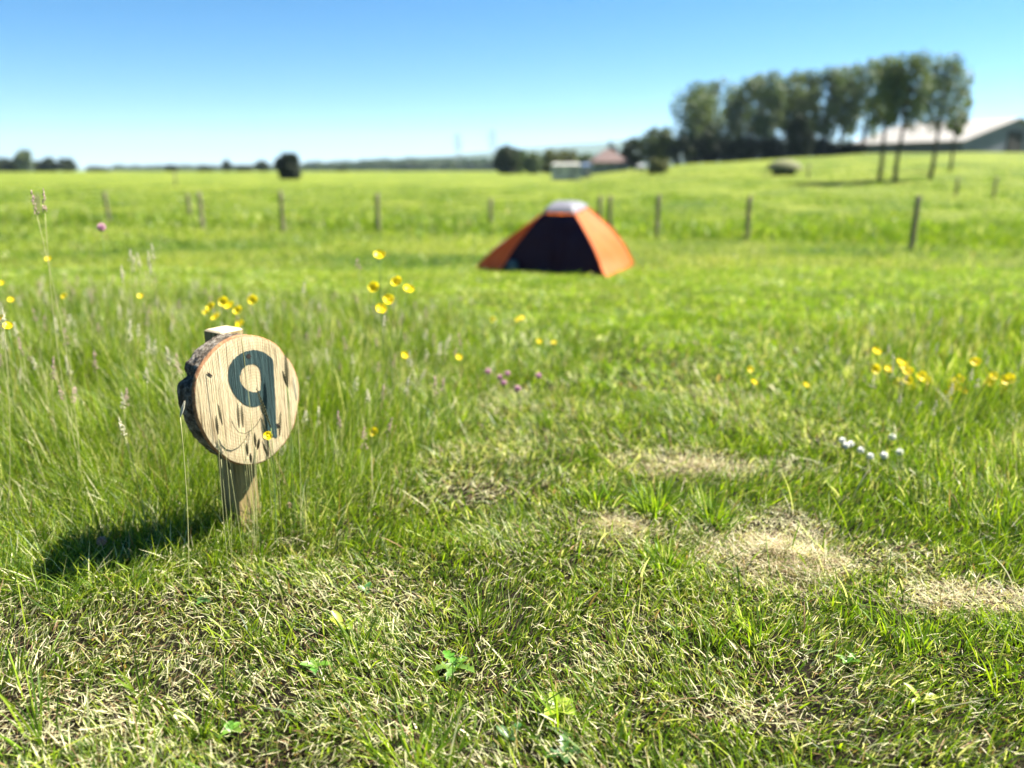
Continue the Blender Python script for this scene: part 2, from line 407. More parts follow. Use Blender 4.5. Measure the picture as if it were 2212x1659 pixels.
o = link('pasture_grass', npmesh('pasture_grass', *joinb(parts)), M['grass'])
tag(o, 'rough pasture grass along and beyond the fence posts', 'pasture grass', kind='stuff')

# ------------------------------------------------------------------ log slice sign
base = on_ground(528, 1152)
TH = math.radians(57); nrm = np.array([math.sin(TH), -math.cos(TH), 0]); tan_ = np.array([math.cos(TH), math.sin(TH), 0])
PW = .068; DT = .07
base[2] = gz(base[0], base[1])
fo = base+nrm*(PW/2+DT); fo = np.array([fo[0], fo[1], 0.])
def zp(x, y): return (500+x*.42194)*.69125, (1000+y*.42194)*.69125
def face(x, y, off=0.):     # point of the close-up photo -> point on the disc face plane (metres: along tan_, up)
    d = ray(*zp(x, y)); o_ = np.array([0, 0, H]); t = ((fo+nrm*off-o_) @ nrm)/(d @ nrm); p = o_+d*t
    return np.array([(p-fo) @ tan_, p[2]])
def F3(q, off=0.): return fo+nrm*off+tan_*q[0]+np.array([0, 0, q[1]])
outline = [(600, 118), (700, 120), (800, 146), (880, 198), (925, 262), (965, 305), (1003, 380), (1028, 470), (1033, 560), (1022, 650), (1005, 740), (985, 805), (935, 900), (890, 955), (820, 1022), (740, 1062), (640, 1074), (540, 1052), (450, 990), (380, 920), (320, 820), (280, 720), (262, 620), (258, 520), (272, 430), (305, 355), (350, 290), (400, 230), (470, 172), (540, 134)]
def spline(P_, n):
    P_ = np.array(P_, float); m_ = len(P_); out_ = []
    for k in range(n):
        s = k*m_/n; i0 = int(s); t = s-i0; p = [P_[(i0+j-1) % m_] for j in range(4)]
        out_.append(.5*((2*p[1])+(-p[0]+p[2])*t+(2*p[0]-5*p[1]+4*p[2]-p[3])*t*t+(-p[0]+3*p[1]-3*p[2]+p[3])*t**3))
    return np.array(out_)
ol = spline([face(*q) for q in outline], 220)
cen = ol.mean(0)
sign = empty('log_slice_sign', base)
tag(sign, 'round bark edged log slice on a stake, painted with a dark green nine', 'sign')
def local(v): return [tuple(np.array(q)-base) for q in v]
# wood materials for the disc
m, nt, bs, out = mat('sawn_log_face'); 
tcn = N(nt, 'ShaderNodeTexCoord')
g1 = noise(nt, 1, 5, .6, mapscale=(330, 330, 7)); g2 = noise(nt, 1, 4, .6, mapscale=(70, 70, 5)); g3 = noise(nt, 14, 4, .6); g4 = noise(nt, 1, 3, .6, mapscale=(420, 420, 60))
wv = N(nt, 'ShaderNodeTexWave'); wv.wave_type = 'RINGS'; wv.rings_direction = 'SPHERICAL'; wv.inputs['Scale'].default_value = 42; wv.inputs['Distortion'].default_value = 2.5; wv.inputs['Detail Scale'].default_value = 3
rc = F3(face(690, 560))-base
mp = N(nt, 'ShaderNodeMapping'); mp.inputs['Location'].default_value = tuple(-rc); nt.links.new(tcn.outputs['Object'], mp.inputs[0]); nt.links.new(mp.outputs[0], wv.inputs[0])
c0 = ramp(nt, g3, [(.3, (.42, .34, .2)), (.7, (.56, .48, .31))])
c1 = mixc(nt, .9, c0, ramp(nt, g1, [(.33, (.24, .17, .1)), (.46, (1, 1, 1))]), 'MULTIPLY')
c2 = mixc(nt, .3, c1, ramp(nt, wv.outputs['Fac'], [(.0, (.6, .45, .3)), (1, (1, 1, 1))]), 'MULTIPLY')
nt.links.new(c2, bs.inputs['Base Color']); bs.inputs['Roughness'].default_value = .8; bs.inputs['Specular IOR Level'].default_value = .2
ad = N(nt, 'ShaderNodeMath'); ad.operation = 'ADD'; nt.links.new(g1, ad.inputs[0]); nt.links.new(g2, ad.inputs[1])
bump(nt, bs, ad.outputs[0], 1., .006); M['face'] = m
m, nt, bs, out = mat('green_painted_wood')
g1 = noise(nt, 1, 5, .6, mapscale=(330, 330, 7)); g2 = noise(nt, 1, 4, .6, mapscale=(70, 70, 5))
nt.links.new(ramp(nt, g1, [(.3, (.006, .012, .012)), (.5, (.022, .045, .046)), (.64, (.045, .085, .082)), (.74, (.3, .27, .18))]), bs.inputs['Base Color'])
bs.inputs['Roughness'].default_value = .6; bs.inputs['Specular IOR Level'].default_value = .3
ad = N(nt, 'ShaderNodeMath'); ad.operation = 'ADD'; nt.links.new(g1, ad.inputs[0]); nt.links.new(g2, ad.inputs[1])
bump(nt, bs, ad.outputs[0], 1., .006); M['paint'] = m
m, nt, bs, out = mat('rough_bark')
b1 = noise(nt, 60, 8, .75); b2 = noise(nt, 22, 4, .6); b3 = noise(nt, 260, 3, .6)
cb = ramp(nt, b1, [(.34, (.035, .024, .015)), (.47, (.15, .12, .09)), (.57, (.36, .32, .26)), (.7, (.62, .58, .52))])
nt.links.new(mixc(nt, .7, cb, ramp(nt, b2, [(.35, (.3, .28, .26)), (.6, (1, 1, 1))]), 'MULTIPLY'), bs.inputs['Base Color'])
bs.inputs['Roughness'].default_value = .95; bs.inputs['Specular IOR Level'].default_value = .15
bump(nt, bs, b1, 1., .02); M['logbark'] = m
M['cambium'] = simple('orange_brown_inner_bark', (.16, .07, .03), (.38, .2, .1), 120, .9, .6, .003)
M['stake'] = simple('stake_wood', (.11, .075, .03), (.34, .255, .115), 6, .8, .8, .004, mapscale=(25, 25, 1.2))
M['staketop'] = simple('stake_end_grain', (.4, .32, .2), (.58, .48, .32), 40, .8, .5, .003)
M['hole'] = simple('dark_knot', (.012, .008, .006), (.03, .02, .015), 50, .9, 0)
# face: concentric rings to centre
rings = 14; Vf = []; Ff = []; n = len(ol)
wobl = np.array([.0009*(random.random()-.5) for _ in range(n)])
for r in range(rings):
    t = 1-r/rings
    for k in range(n):
        q = cen+(ol[k]-cen)*t*(.985 if r == 0 else .985); Vf.append(F3(q, 0 if r else -.0012))
Vf.append(F3(cen))
for r in range(rings-1):
    for k in range(n):
        a, b = r*n+k, r*n+(k+1) % n; Ff.append((a, b, b+n, a+n))
for k in range(n): Ff.append(((rings-1)*n+k, (rings-1)*n+(k+1) % n, rings*n))
slc = link('log_face', pymesh('log_face', local(Vf), Ff), M['face'], sign)
# rim (inner bark) then bark side
Vr = []; Fr = []
rad = ol-cen
for k in range(n):
    Vr.append(F3(cen+rad[k]*.984, -.0014)); Vr.append(F3(cen+rad[k]*(1.004+wobl[k]*6), -.0015-.002*random.random())); Vr.append(F3(cen+rad[k]*(1.012+wobl[k]*8), -.009))
for k in range(n):
    a, b = 3*k, 3*((k+1) % n); Fr += [(a, a+1, b+1, b), (a+1, a+2, b+2, b+1)]
link('inner_bark_rim', pymesh('rim', local(Vr), Fr), M['cambium'], sign)
Vb = []; Fb = []; S = 14
ang = np.arctan2(rad[:, 1], rad[:, 0])
for s in range(S+1):
    dpt = -.007-(DT-.007)*s/S
    for k in range(n):
        a = ang[k]
        nz = float(fbm(math.cos(a)*9+50, math.sin(a)*9+50+s*.55, 11, 4))-.5
        nz2 = float(vnoise(math.cos(a)*28+50, math.sin(a)*28+90+s*1.3, 12))-.5
        sc_ = 1.0-.02*s/S+.045*nz*min(1, s/3)+.02*nz2*min(1, s/2)
        # broken knot stub on the upper left, with the bark torn away above it
        ks = math.exp(-((a-2.95)/.22)**2)*sstep(1, 5, s); sc_ += .022*ks
        nk = math.exp(-((a-2.62)/.09)**2)*sstep(2, 4, s); sc_ -= .10*float(nk)
        if s == S: sc_ -= .02
        Vb.append(F3(cen+rad[k]*float(sc_), dpt))
for s in range(S):
    for k in range(n):
        a, b = s*n+k, s*n+(k+1) % n; Fb.append((a, a+n, b+n, b))
Fb.append(tuple(S*n+k for k in range(n)))
link('bark', pymesh('bark', local(Vb), Fb), M['logbark'], sign)
# numeral: bowl with a hole + stem, as one sheet
bo = spline([(700, 222), (760, 236), (810, 268), (838, 300), (846, 400), (852, 520), (858, 640), (862, 760), (868, 868), (835, 862), (782, 846), (776, 760), (768, 690), (752, 632), (700, 645), (640, 632), (590, 596), (545, 540), (515, 470), (506, 400), (520, 330), (560, 275), (610, 242), (655, 228)], 150)
bi = spline([(672, 326), (712, 334), (738, 362), (748, 420), (748, 480), (740, 520), (700, 534), (650, 520), (608, 478), (592, 435), (600, 390), (625, 350)], 70)
bm = bmesh.new()
def loop(pts):
    vs = []
    for q in pts:
        j = (random.random()-.5)*3; f_ = face(q[0]+j, q[1]+j*1.5, .0009); vs.append(bm.verts.new(tuple(F3(f_, .0009)-base)))
    return [bm.edges.new((vs[k], vs[(k+1) % len(vs)])) for k in range(len(vs))]
ed = loop(bo)+loop(bi)
bmesh.ops.triangle_fill(bm, use_beauty=True, use_dissolve=False, edges=ed, normal=Vector(nrm))
me = bpy.data.meshes.new('numeral'); bm.to_mesh(me); bm.free()
o = link('painted_numeral', me, M['paint'], sign); o['label'] = 'dark green painted number nine'
for f_ in me.polygons:
    if f_.normal.dot(Vector(nrm)) < 0: me.flip_normals(); break
# small knots and checks in the face
def spot(pts, name):
    P2 = spline(pts, 24); V_ = [F3(face(q[0], q[1], .0016), .0016) for q in P2]
    link(name, pymesh(name, local(V_), [tuple(range(24))], False), M['hole'], sign)
spot([(640, 262), (652, 250), (668, 255), (676, 270), (666, 284), (648, 284)], 'nail_hole')
spot([(348, 388), (368, 394), (390, 414), (384, 420), (362, 408)], 'crack')
spot([(864, 768), (878, 768), (890, 790), (880, 798), (866, 784)], 'crack')
# stake
tpz = hpx(713, 480, base[1])
rot = TH
mbp = MB(); segs = 12
cs = [(-1, -1), (-.92, -1.0), (.92, -1), (1, -.92), (1, .92), (.92, 1), (-.92, 1), (-1, .92)]
Vp = []; Fp = []
for s in range(segs+1):
    z = -.12+(tpz-base[2]+.12)*s/segs
    for k, (a, b) in enumerate(cs):
        j = 1+.03*(float(vnoise(k*7.3, s*.6, 33))-.5)
        q = tan_*a*PW/2*j+nrm*b*PW/2*(j if s == 0 or b < 0 else 1)
        Vp.append((q[0], q[1], z))
c8 = len(cs)
for s in range(segs):
    for k in range(c8):
        a, b = s*c8+k, s*c8+(k+1) % c8; Fp.append((a, b, b+c8, a+c8))
o = link('stake', pymesh('stake', Vp, Fp, False), M['stake'], sign)
Vt = [(q[0], q[1], q[2]) for q in Vp[-c8:]]
mid_ = [tuple(np.array(q)*[1, 1, 1]+[0, 0, .004]) for q in [np.array(v)*[.86, .86, 1] for v in Vt]]
o = link('stake_top', pymesh('stake_top', Vt+mid_, [(k, (k+1) % c8, c8+(k+1) % c8, c8+k) for k in range(c8)]+[tuple(range(c8, 2*c8))], False), M['staketop'], sign)

# ------------------------------------------------------------------ grass stems, flowers
def spike_mesh(p0, p1, r, n=16):
    """a braided seed spike: overlapping little grains along the line"""
    mb = MB(); p0 = Vector(p0); p1 = Vector(p1); ax = (p1-p0); Ln = ax.length; ax.normalize()
    s1 = ax.cross(Vector((.3, .9, .1))).normalized(); s2 = ax.cross(s1)
    for k in range(n):
        t = k/(n-1); c_ = p0+ax*Ln*t; side = s1 if k % 2 == 0 else -s1
        w_ = r*(1-.6*abs(2*t-1)**2)
        a = c_+side*w_*.2; b = c_+side*w_*1.1+ax*Ln/n*1.9
        m_ = (a+b)/2
        mb.tube([a, m_+side*w_*.25, b], [w_*.35, w_*.62, w_*.1], 5)
    mb.tube([p0, p1], [r*.25, r*.15], 4)
    return mb
def bend(p0, p1, k=.1, n=9, seed=0):
    rr = random.Random(seed); p0 = Vector(p0); p1 = Vector(p1); d = p1-p0
    s = Vector((rr.uniform(-1, 1), rr.uniform(-1, 1), 0))*k*d.length
    return [p0+d*(i/(n-1))+s*math.sin(PI*i/(n-1)) for i in range(n)]
def stemthing(root, tip, spike_len, r, sm, hm, label, group, seed, nm='grass_stem', head=None, rs=.0008):
    root = np.array(root); tip = np.array(tip)
    t = empty(nm, root); tag(t, label, 'grass stem' if nm == 'grass_stem' else 'seed head', group)
    pts = bend(root-root, tip-root, .04, 10, seed)
    mb = MB(); mb.tube(pts, [rs*1.4-(rs*.6)*i/9 for i in range(10)], 5); mb.build('stem', sm, t)
    d = (pts[-1]-pts[-2]).normalized()
    if head is None: spike_mesh(pts[-1], pts[-1]+d*spike_len, r, 18).build('seed_spike', hm, t)
    else: head(pts[-1], d, spike_len, r).build('seed_head', hm, t)
    return t
def near_face(x, y, dist):
    """point seen at close-up pixel x,y lying dist metres in front of the disc face"""
    d = ray(*zp(x, y)); o_ = np.array([0, 0, H]); t = ((fo+nrm*dist-o_) @ nrm)/(d @ nrm); return o_+d*t
FST = [((430, 630), (462, 780), (490, 1480), .05), ((416, 715), (430, 850), (470, 1500), .07), ((575, 625), (586, 800), (625, 1500), .05), ((603, 640), (616, 800), (700, 1500), .045),
       ((700, 840), (708, 940), (720, 1500), .05), ((640, 912), (650, 1010), (680, 1450), .05), ((670, 990), (674, 1062), (665, 1480), .06), ((892, 692), (885, 862), (880, 1350), .04),
       ((760, 905), (798, 1010), (830, 1450), .05), ((445, 985), (452, 1030), (500, 1500), .05), ((505, 1040), (520, 1110), (600, 1560), .06), ((735, 880), (722, 960), (660, 1500), .045)]
for k, (a, b, c_, ds) in enumerate(FST):
    A = near_face(*a, ds); B = near_face(*b, ds)
    gx = near_face(c_[0], c_[1], ds); root = np.array([gx[0], gx[1], gz(gx[0], gx[1])])
    ln = np.linalg.norm(A-B)
    t = empty('grass_stem', root); tag(t, 'thin green grass stem with a dark seed spike in front of the log slice', 'grass stem', 'seed spiked grass stems in front of the log slice sign')
    mb = MB(); mb.tube(bend(root-root, B-root, .02, 10, k), .0006, 5); mb.build('stem', M['palestem'], t)
    spike_mesh(B-root, A-root, .0031, 20).build('seed_spike', M['seed'], t)
def special(a, b, c_, ds, label, r, sm, hm):
    A = near_face(*a, ds); B = near_face(*b, ds); gx = near_face(c_[0], c_[1], ds); root = np.array([gx[0], gx[1], gz(gx[0], gx[1])])
    t = empty('grass_stem', root); tag(t, label, 'grass stem')
    mb = MB(); mb.tube(bend(root-root, B-root, .03, 12, 5), .001, 5); mb.build('stem', sm, t)
    spike_mesh(B-root, A-root, r, 26).build('seed_spike', hm, t)
special((718, 515), (822, 800), (840, 1480), .06, 'green stem, its long seed spike crossing the tail of the painted nine', .0034, M['stem'], M['seed'])
special((930, 270), (945, 505), (985, 1500), .035, 'stem with a thick brown green seed spike at the right edge of the log face', .0042, M['stem'], M['seed'])
special((908, 380), (938, 490), (960, 1450), .035, 'short seed spike just left of the thick one on the log face', .003, M['stem'], M['seed'])
special((985, 420), (1012, 600), (1030, 1500), .05, 'pale seed spike overlapping the right rim of the log slice', .003, M['palestem'], M['paleseed'])
special((182, 605), (150, 720), (130, 1350), .05, 'pale seed spike in front of the bark on the left side of the log slice', .003, M['palestem'], M['paleseed'])
# long thin stem running over the top of the disc
A = near_face(596, 75, .05); gx = near_face(690, 1480, .05); root = np.array([gx[0], gx[1], gz(gx[0], gx[1])])
t = empty('grass_stem', root); tag(t, 'very long thin bare grass stem reaching above the top of the log slice', 'grass stem')
mb = MB(); mb.tube(bend(root-root, A-root, .015, 14, 2), .0007, 5); mb.build('stem', M['palestem'], t)
# curled stem like a smile
cur = [near_face(*q, .02) for q in [(532, 748), (552, 795), (585, 832), (625, 842), (670, 822), (712, 780), (740, 735), (756, 690)]]
root = near_face(900, 1400, .05); root[2] = gz(root[0], root[1])
t = empty('grass_stem', root); tag(t, 'thin dark stem curling in an arc below the bowl of the painted nine', 'grass stem')
mb = MB(); full = [np.zeros(3), near_face(860, 1150, .05)-root, near_face(800, 900, .04)-root, near_face(772, 760, .025)-root]+[q-root for q in cur[::-1]]
mb.tube(full, .0009, 5); mb.build('stem', M['seed'], t)

# buttercups
def flower_mb(r, cup=.45, pet=5):
    mb = MB()
    for k in range(pet):
        a = 2*PI*k/pet; V_ = []; R_ = Matrix.Rotation(a, 3, 'Z')
        rows = [(0, .12), (.35, .5), (.7, .66), (.93, .5), (1.02, .16)]
        for (d, w_) in rows:
            z = cup*r*(d**2)
            for s in (-1, 0, 1): V_.append(R_ @ Vector((d*r, s*w_*r*.9, z+abs(s)*.08*r)))
        mb.add(V_, [(i*3+j, i*3+j+1, i*3+j+4, i*3+j+3) for i in range(4) for j in range(2)])
    mb.tube([(0, 0, 0), (0, 0, .22*r), (0, 0, .3*r)], [.3*r, .28*r, .05*r], 8)
    return mb
fl_mesh = None
def buttercup(tip, root, r, label, group=None, tilt=(.5, 0)):
    global fl_mesh
    root = np.array(root, float); tip = np.array(tip, float)
    t = empty('buttercup', root); tag(t, label, 'flower', group)
    mb = MB(); mb.tube(bend(root-root, tip-root, .05, 8, int(abs(tip[0])*1000)), .0011, 5); mb.build('stem', M['stem'], t)
    if fl_mesh is None:
        fl_mesh = pymesh('flower', *(lambda q: (q.v, q.f))(flower_mb(1.))); fl_mesh.materials.append(M['petal'])
    o = bpy.data.objects.new('flower', fl_mesh); col.objects.link(o); o.parent = t; o.location = tip-root; o.scale = (r, r, r)
    o.rotation_mode = 'ZXY'; o.rotation_euler = (tilt[0], tilt[1], random.uniform(0, 6))
    return t
q = near_face(800, 858, .05); g_ = near_face(835, 1500, .06)
buttercup(q, (g_[0], g_[1], gz(g_[0], g_[1])), .011, 'small yellow buttercup in front of the tail of the painted nine', tilt=(.95, .45))
def meadow_cup(px, py, Y, r, label, group=None):
    tip = at(px, py, Y); x, y = tip[0]+random.uniform(-.04, .04), Y+random.uniform(-.03, .05)
    g_ = gz(x, y)
    if tip[2] < g_+.05: tip[2] = g_+.06
    buttercup(tip, (x, y, g_), r, label, group, (random.uniform(.5, 1.2), random.uniform(-.5, .5)))
G1 = 'buttercups above and right of the log slice'
for (px, py, lab) in [(820, 553, 'topmost yellow buttercup of the cluster right of the sign'), (808, 621, 'large yellow buttercup at the left of the cluster right of the sign'), (858, 610, 'yellow buttercup in the middle of the cluster, below the topmost one'),
                      (882, 626, 'rightmost yellow buttercup of the cluster right of the sign'), (840, 648, 'big tilted yellow buttercup near the bottom of the cluster'), (823, 668, 'lowest yellow buttercup of the cluster, above a pale drooping seed head')]:
    meadow_cup(px, py, 2.75+random.uniform(-.1, .1), .02, lab, G1)
G2 = 'small buttercups in the grass directly above the log slice'
for (px, py) in [(457, 664), (468, 686), (547, 648), (515, 671), (520, 701), (484, 652), (497, 662)]:
    meadow_cup(px, py, 3.1+random.uniform(-.15, .15), .019, 'blurred yellow buttercup in the grass just above the sign', G2)
G3 = 'buttercups at the left edge'
for (px, py) in [(17, 705), (4, 690)]: meadow_cup(px, py, 2.3, .013, 'bright yellow buttercup at the left edge below a pale seed head', G3)
for (px, py) in [(3, 612), (24, 648), (105, 560), (140, 640), (304, 640), (445, 675), (450, 730)]: meadow_cup(px, py, 3.3, .012, 'faint yellow buttercup in the long grass at the left', 'faint buttercups in the left long grass')
for (px, py, Y) in [(1127, 687, 4.6), (1119, 691, 4.7), (1165, 738, 4.2), (1197, 741, 4.2), (875, 768, 3.2), (992, 772, 3.5), (1620, 798, 3.6), (1628, 826, 3.4), (1740, 846, 3.3), (1065, 690, 4.6), (808, 933, 2.5)]:
    meadow_cup(px, py, Y, .015, 'lone yellow buttercup in the middle of the grass clearing', 'scattered buttercups in the clearing')
G4 = 'buttercups in the long grass on the right'
for (px, py) in [(1920, 799), (1945, 784), (1962, 803), (1966, 835), (1986, 816), (2001, 824), (1936, 835), (1990, 812), (1960, 822), (1893, 760), (1890, 797), (1950, 790)]:
    meadow_cup(px, py, 3.25+random.uniform(-.2, .2), .02, 'yellow buttercup in the leftmost cluster of the right long grass', G4)
for (px, py) in [(2071, 820), (2054, 828), (2050, 854), (2078, 845), (2034, 878), (2060, 838), (2046, 866)]:
    meadow_cup(px, py, 3.1+random.uniform(-.15, .15), .02, 'yellow buttercup in the middle cluster of the right long grass', G4)
for (px, py) in [(2145, 813), (2170, 822), (2107, 783), (2135, 828), (2180, 818), (2163, 835), (2160, 850)]:
    meadow_cup(px, py, 3.1+random.uniform(-.15, .15), .02, 'yellow buttercup in the rightmost cluster of the right long grass', G4)
# clover heads
def above_ground(px, py, hgt):
    d = ray(px, py); t = .5; o_ = np.array([0, 0, H])
    while t < 30:
        p = o_+d*t
        if p[2] < gz(p[0], p[1])+hgt: return p
        t *= 1.003
    return p
def clover_head(r):
    mb = MB()
    for k in range(46):
        z = 1-2*(k+.5)/46; a = k*2.4; q = Vector((math.sqrt(1-z*z)*math.cos(a), math.sqrt(1-z*z)*math.sin(a), z))
        mb.tube([q*r*.3, q*r*.8, q*r*1.05+Vector((0, 0, .12*r))], [r*.1, r*.17, r*.05], 4)
    return mb
def clover(tip, m_, r, label, group, name='clover_flower'):
    x, y = tip[0], tip[1]; g_ = gz(x, y)
    if tip[2] < g_+.06: tip[2] = g_+.065
    t = empty(name, (x, y, g_)); tag(t, label, 'flower', group)
    mb = MB(); mb.tube(bend((0, 0, 0), (0, 0, tip[2]-g_), .08, 6, int(x*991)), .0012, 5); mb.build('stem', M['stem'], t)
    o = clover_head(r).build('flower', m_, t); o.location = (0, 0, tip[2]-g_)
for (px, py) in [(1818, 962), (1836, 970), (1826, 972), (1858, 983), (1878, 996)]: clover(above_ground(px, py, .05), M['white_petal'], .0115, 'white clover head in the slanting row at the edge of the right long grass', 'white clover heads in a slanting row')
for (px, py) in [(1908, 994), (1942, 987), (1926, 955)]: clover(above_ground(px, py, .05), M['white_petal'], .0125, 'white clover head just right of the slanting white row', 'white clover heads beside the row')
for (px, py) in [(1054, 803), (1080, 816), (1096, 808), (1163, 812), (1118, 840), (1088, 828)]: clover(above_ground(px, py, random.uniform(.09, .14)), M['pink_petal'], .0135, 'dusky pink clover head in the grass right of the sign', 'pink clover heads')
clover(at(229, 1235, 1.72), M['haytop'], .012, 'withered brown clover head in the short grass left of the stake', None)
clover(at(627, 1132, 1.95), M['haytop'], .009, 'small reddish brown withered flower just right of the stake', None)
clover(at(219, 492, 3.2), M['pink_petal'], .017, 'dusky pink round flower head standing highest in the left grass', None)
# flowering grass heads
def panicle(p, d, ln, r):
    mb = MB(); p = Vector(p); d = Vector(d); s1 = d.cross(Vector((.3, .9, .1))).normalized(); s2 = d.cross(s1)
    for k in range(30):
        t = random.random(); a = random.uniform(0, 2*PI); side = s1*math.cos(a)+s2*math.sin(a)
        w_ = r*(1-t)**.6*random.uniform(.4, 1)
        c_ = p+d*ln*t+side*w_
        mb.tube([c_, c_+d*ln*.06+side*.001, c_+d*ln*.12], [.0006, .0017, .0004], 4)
    mb.tube([p, p+d*ln], [.0006, .0003], 4)
    return mb
def panicle_at(px, py, Y, ln, r, hm, label, group):
    top = at(px, py, Y); x = top[0]+random.uniform(-.08, .03); y = Y+random.uniform(-.05, .05); g_ = gz(x, y)
    if top[2]-ln < g_+.03: return
    dr = Vector((top[0]-x, top[1]-y, top[2]-g_)).normalized()
    stemthing((x, y, g_), np.array(top)-np.array(dr)*ln, ln, r, M['palestem'], hm, label, group, int(px*7+py), 'seed_head', panicle)
for (px, py) in [(281, 540), (300, 548), (330, 528), (318, 545), (325, 565), (284, 555)]:
    panicle_at(px, py, 3.0, .06, .009, M['paleseed'], 'bright cream flowering grass head in the clump above and left of the sign', 'cream grass heads in a clump')
for (px, py) in [(263, 575), (265, 585)]: panicle_at(px, py, 3.0, .05, .009, M['paleseed'], 'cream grass head just below and left of the bright clump', 'cream grass heads below the clump')
panicle_at(8, 668, 2.0, .045, .008, M['paleseed'], 'cream seed head cut by the left edge above two yellow buttercups', None)
panicle_at(773, 560, 2.9, .04, .014, M['pinkseed'], 'pinkish grass head left of the topmost buttercup', None)
panicle_at(829, 682, 2.6, .04, .006, M['paleseed'], 'cream drooping grass head under the lowest buttercup of the cluster', None)
panicle_at(655, 610, 3.2, .05, .012, M['paleseed'], 'blurred cream grass head between the sign and the fence', None)
panicle_at(72, 415, 2.1, .06, .006, M['pinkseed'], 'tall pinkish grass head standing against the fence at the left', 'two tall pinkish grass heads')
panicle_at(90, 412, 2.15, .06, .006, M['pinkseed'], 'tall pinkish grass head standing against the fence at the left', 'two tall pinkish grass heads')
panicle_at(262, 850, 2.05, .05, .008, M['paleseed'], 'pale loose grass head left of the bark edge', None)
panicle_at(262, 905, 1.85, .05, .008, M['paleseed'], 'straw coloured bent grass head low and left of the sign', None)
random.seed(31)
k = 0
while k < 230:
    px = random.uniform(-60, 1000); Y = random.uniform(2.2, 5.5)
    x = (px-CX)/F*Y*1.02
    l = longmask(np.array([x]), np.array([Y]))[0][0]
    if not l: continue
    lift = random.uniform(.2, .44) if px < 500 else random.uniform(.15, .3)
    top = np.array([x, Y, gz(x, Y)+lift]); d = top-np.array([0, 0, H])
    # screen row of that tip
    f_ = d[1]*cp-d[2]*sp; up = d[1]*sp+d[2]*cp; py = CY-F*up/f_; pxx = CX+F*d[0]/f_
    pale = random.random() < .5
    g0 = 'pale flowering grass heads scattered through the left long grass' if pale else 'brownish flowering grass heads scattered through the left long grass'
    panicle_at(pxx, py, Y, random.uniform(.04, .075), random.uniform(.007, .015), M['paleseed' if pale else 'pinkseed'], ('pale' if pale else 'brownish')+' flowering grass head among the long grass left of the clearing', g0)
    k += 1
k = 0
while k < 40:
    Y = random.uniform(2.2, 5); px = random.uniform(1780, 2260); x = (px-CX)/F*Y*1.02
    if not longmask(np.array([x]), np.array([Y]))[1][0]: continue
    top = np.array([x, Y, gz(x, Y)+random.uniform(.15, .28)]); d = top-np.array([0, 0, H]); f_ = d[1]*cp-d[2]*sp; up = d[1]*sp+d[2]*cp
    panicle_at(CX+F*d[0]/f_, CY-F*up/f_, Y, .045, .009, M['paleseed'], 'pale flowering grass head in the long grass at the right', 'pale grass heads at the right'); k += 1

# broad-leaved weeds in the foreground
def leaf_strip(base_, d, ln, w_, droop, lobed=0):
    V_ = []; n_ = 8; d = Vector(d).normalized(); s = d.cross(Vector((0, 0, 1))).normalized()
    for i_ in range(n_+1):
        t = i_/n_; c_ = Vector(base_)+d*ln*t+Vector((0, 0, ln*(.45*t-droop*t*t)))
        ww = w_*math.sin(PI*min(1, t*.93+.05))**.8*(1+lobed*.35*math.sin(t*28))
        V_ += [c_-s*ww/2+Vector((0, 0, ww*.25)), c_, c_+s*ww/2+Vector((0, 0, ww*.25))]
    return V_, [(i_*3+j, i_*3+j+1, i_*3+j+4, i_*3+j+3) for i_ in range(n_) for j in range(2)]
def weed(px, py, nl, ln, w_, tint, label, lobed=0, tilt=.5, group=None):
    b = on_ground(px, py); t = empty('broad_leaf_weed', b); tag(t, label, 'weed', group)
    a0 = random.uniform(0, 6)
    for k in range(nl):
        a = a0+k*2*PI/nl+random.uniform(-.3, .3); L_ = ln*random.uniform(.7, 1.1)
        V_, F_ = leaf_strip((0, 0, .008), (math.cos(a), math.sin(a), tilt*random.uniform(.3, 1)), L_, w_*random.uniform(.8, 1.1), random.uniform(.2, .6), lobed)
        me = pymesh('leaf', V_, F_); c_ = me.attributes.new('tint', 'FLOAT_COLOR', 'POINT'); tt = [q*random.uniform(.8, 1.2) for q in tint]
        c_.data.foreach_set('color', [x_ for _ in V_ for x_ in (*tt, 1)])
        link('leaf', me, M['weed'], t)
GRN = (.11, .24, .03); YGR = (.26, .36, .03); DGR = (.05, .14, .03)
for a in [(742, 1372, 4, .05, .022, YGR, 'bright green pointed leaves standing in the short grass below and right of the stake', 0, 1.2),
          (985, 1452, 5, .05, .018, GRN, 'toothed green dandelion leaves flat on a dry gap in the grass at lower centre', 1, .3),
          (1205, 1545, 5, .045, .024, YGR, 'yellowing spotted dock leaves beside a wide upright blade at bottom centre', 0, .3),
          (1220, 1640, 4, .04, .02, DGR, 'dark green leaves cut by the bottom edge right of centre', 1, .3),
          (790, 1285, 3, .025, .014, DGR, 'little dark clover like leaves right of the stake', 0, .4),
          (440, 1308, 4, .022, .014, DGR, 'small round dark green leaves in the shade left of the stake', 0, .4),
          (1830, 1440, 4, .03, .014, GRN, 'small green leaves at the lower right', 0, .5),
          (1990, 1525, 4, .04, .014, YGR, 'bright yellow green leaves near the lower right corner', 0, .6),
          (680, 1450, 4, .035, .018, GRN, 'pale green broad leaves lying in cut grass left of centre', 0, .3),
          (500, 1590, 4, .03, .016, GRN, 'rounded green leaves near the bottom, left of centre', 0, .4),
          (1100, 1605, 3, .035, .016, DGR, 'dark green leaf cluster at the bottom just left of the yellowing dock', 0, .5)]:
    weed(*a)

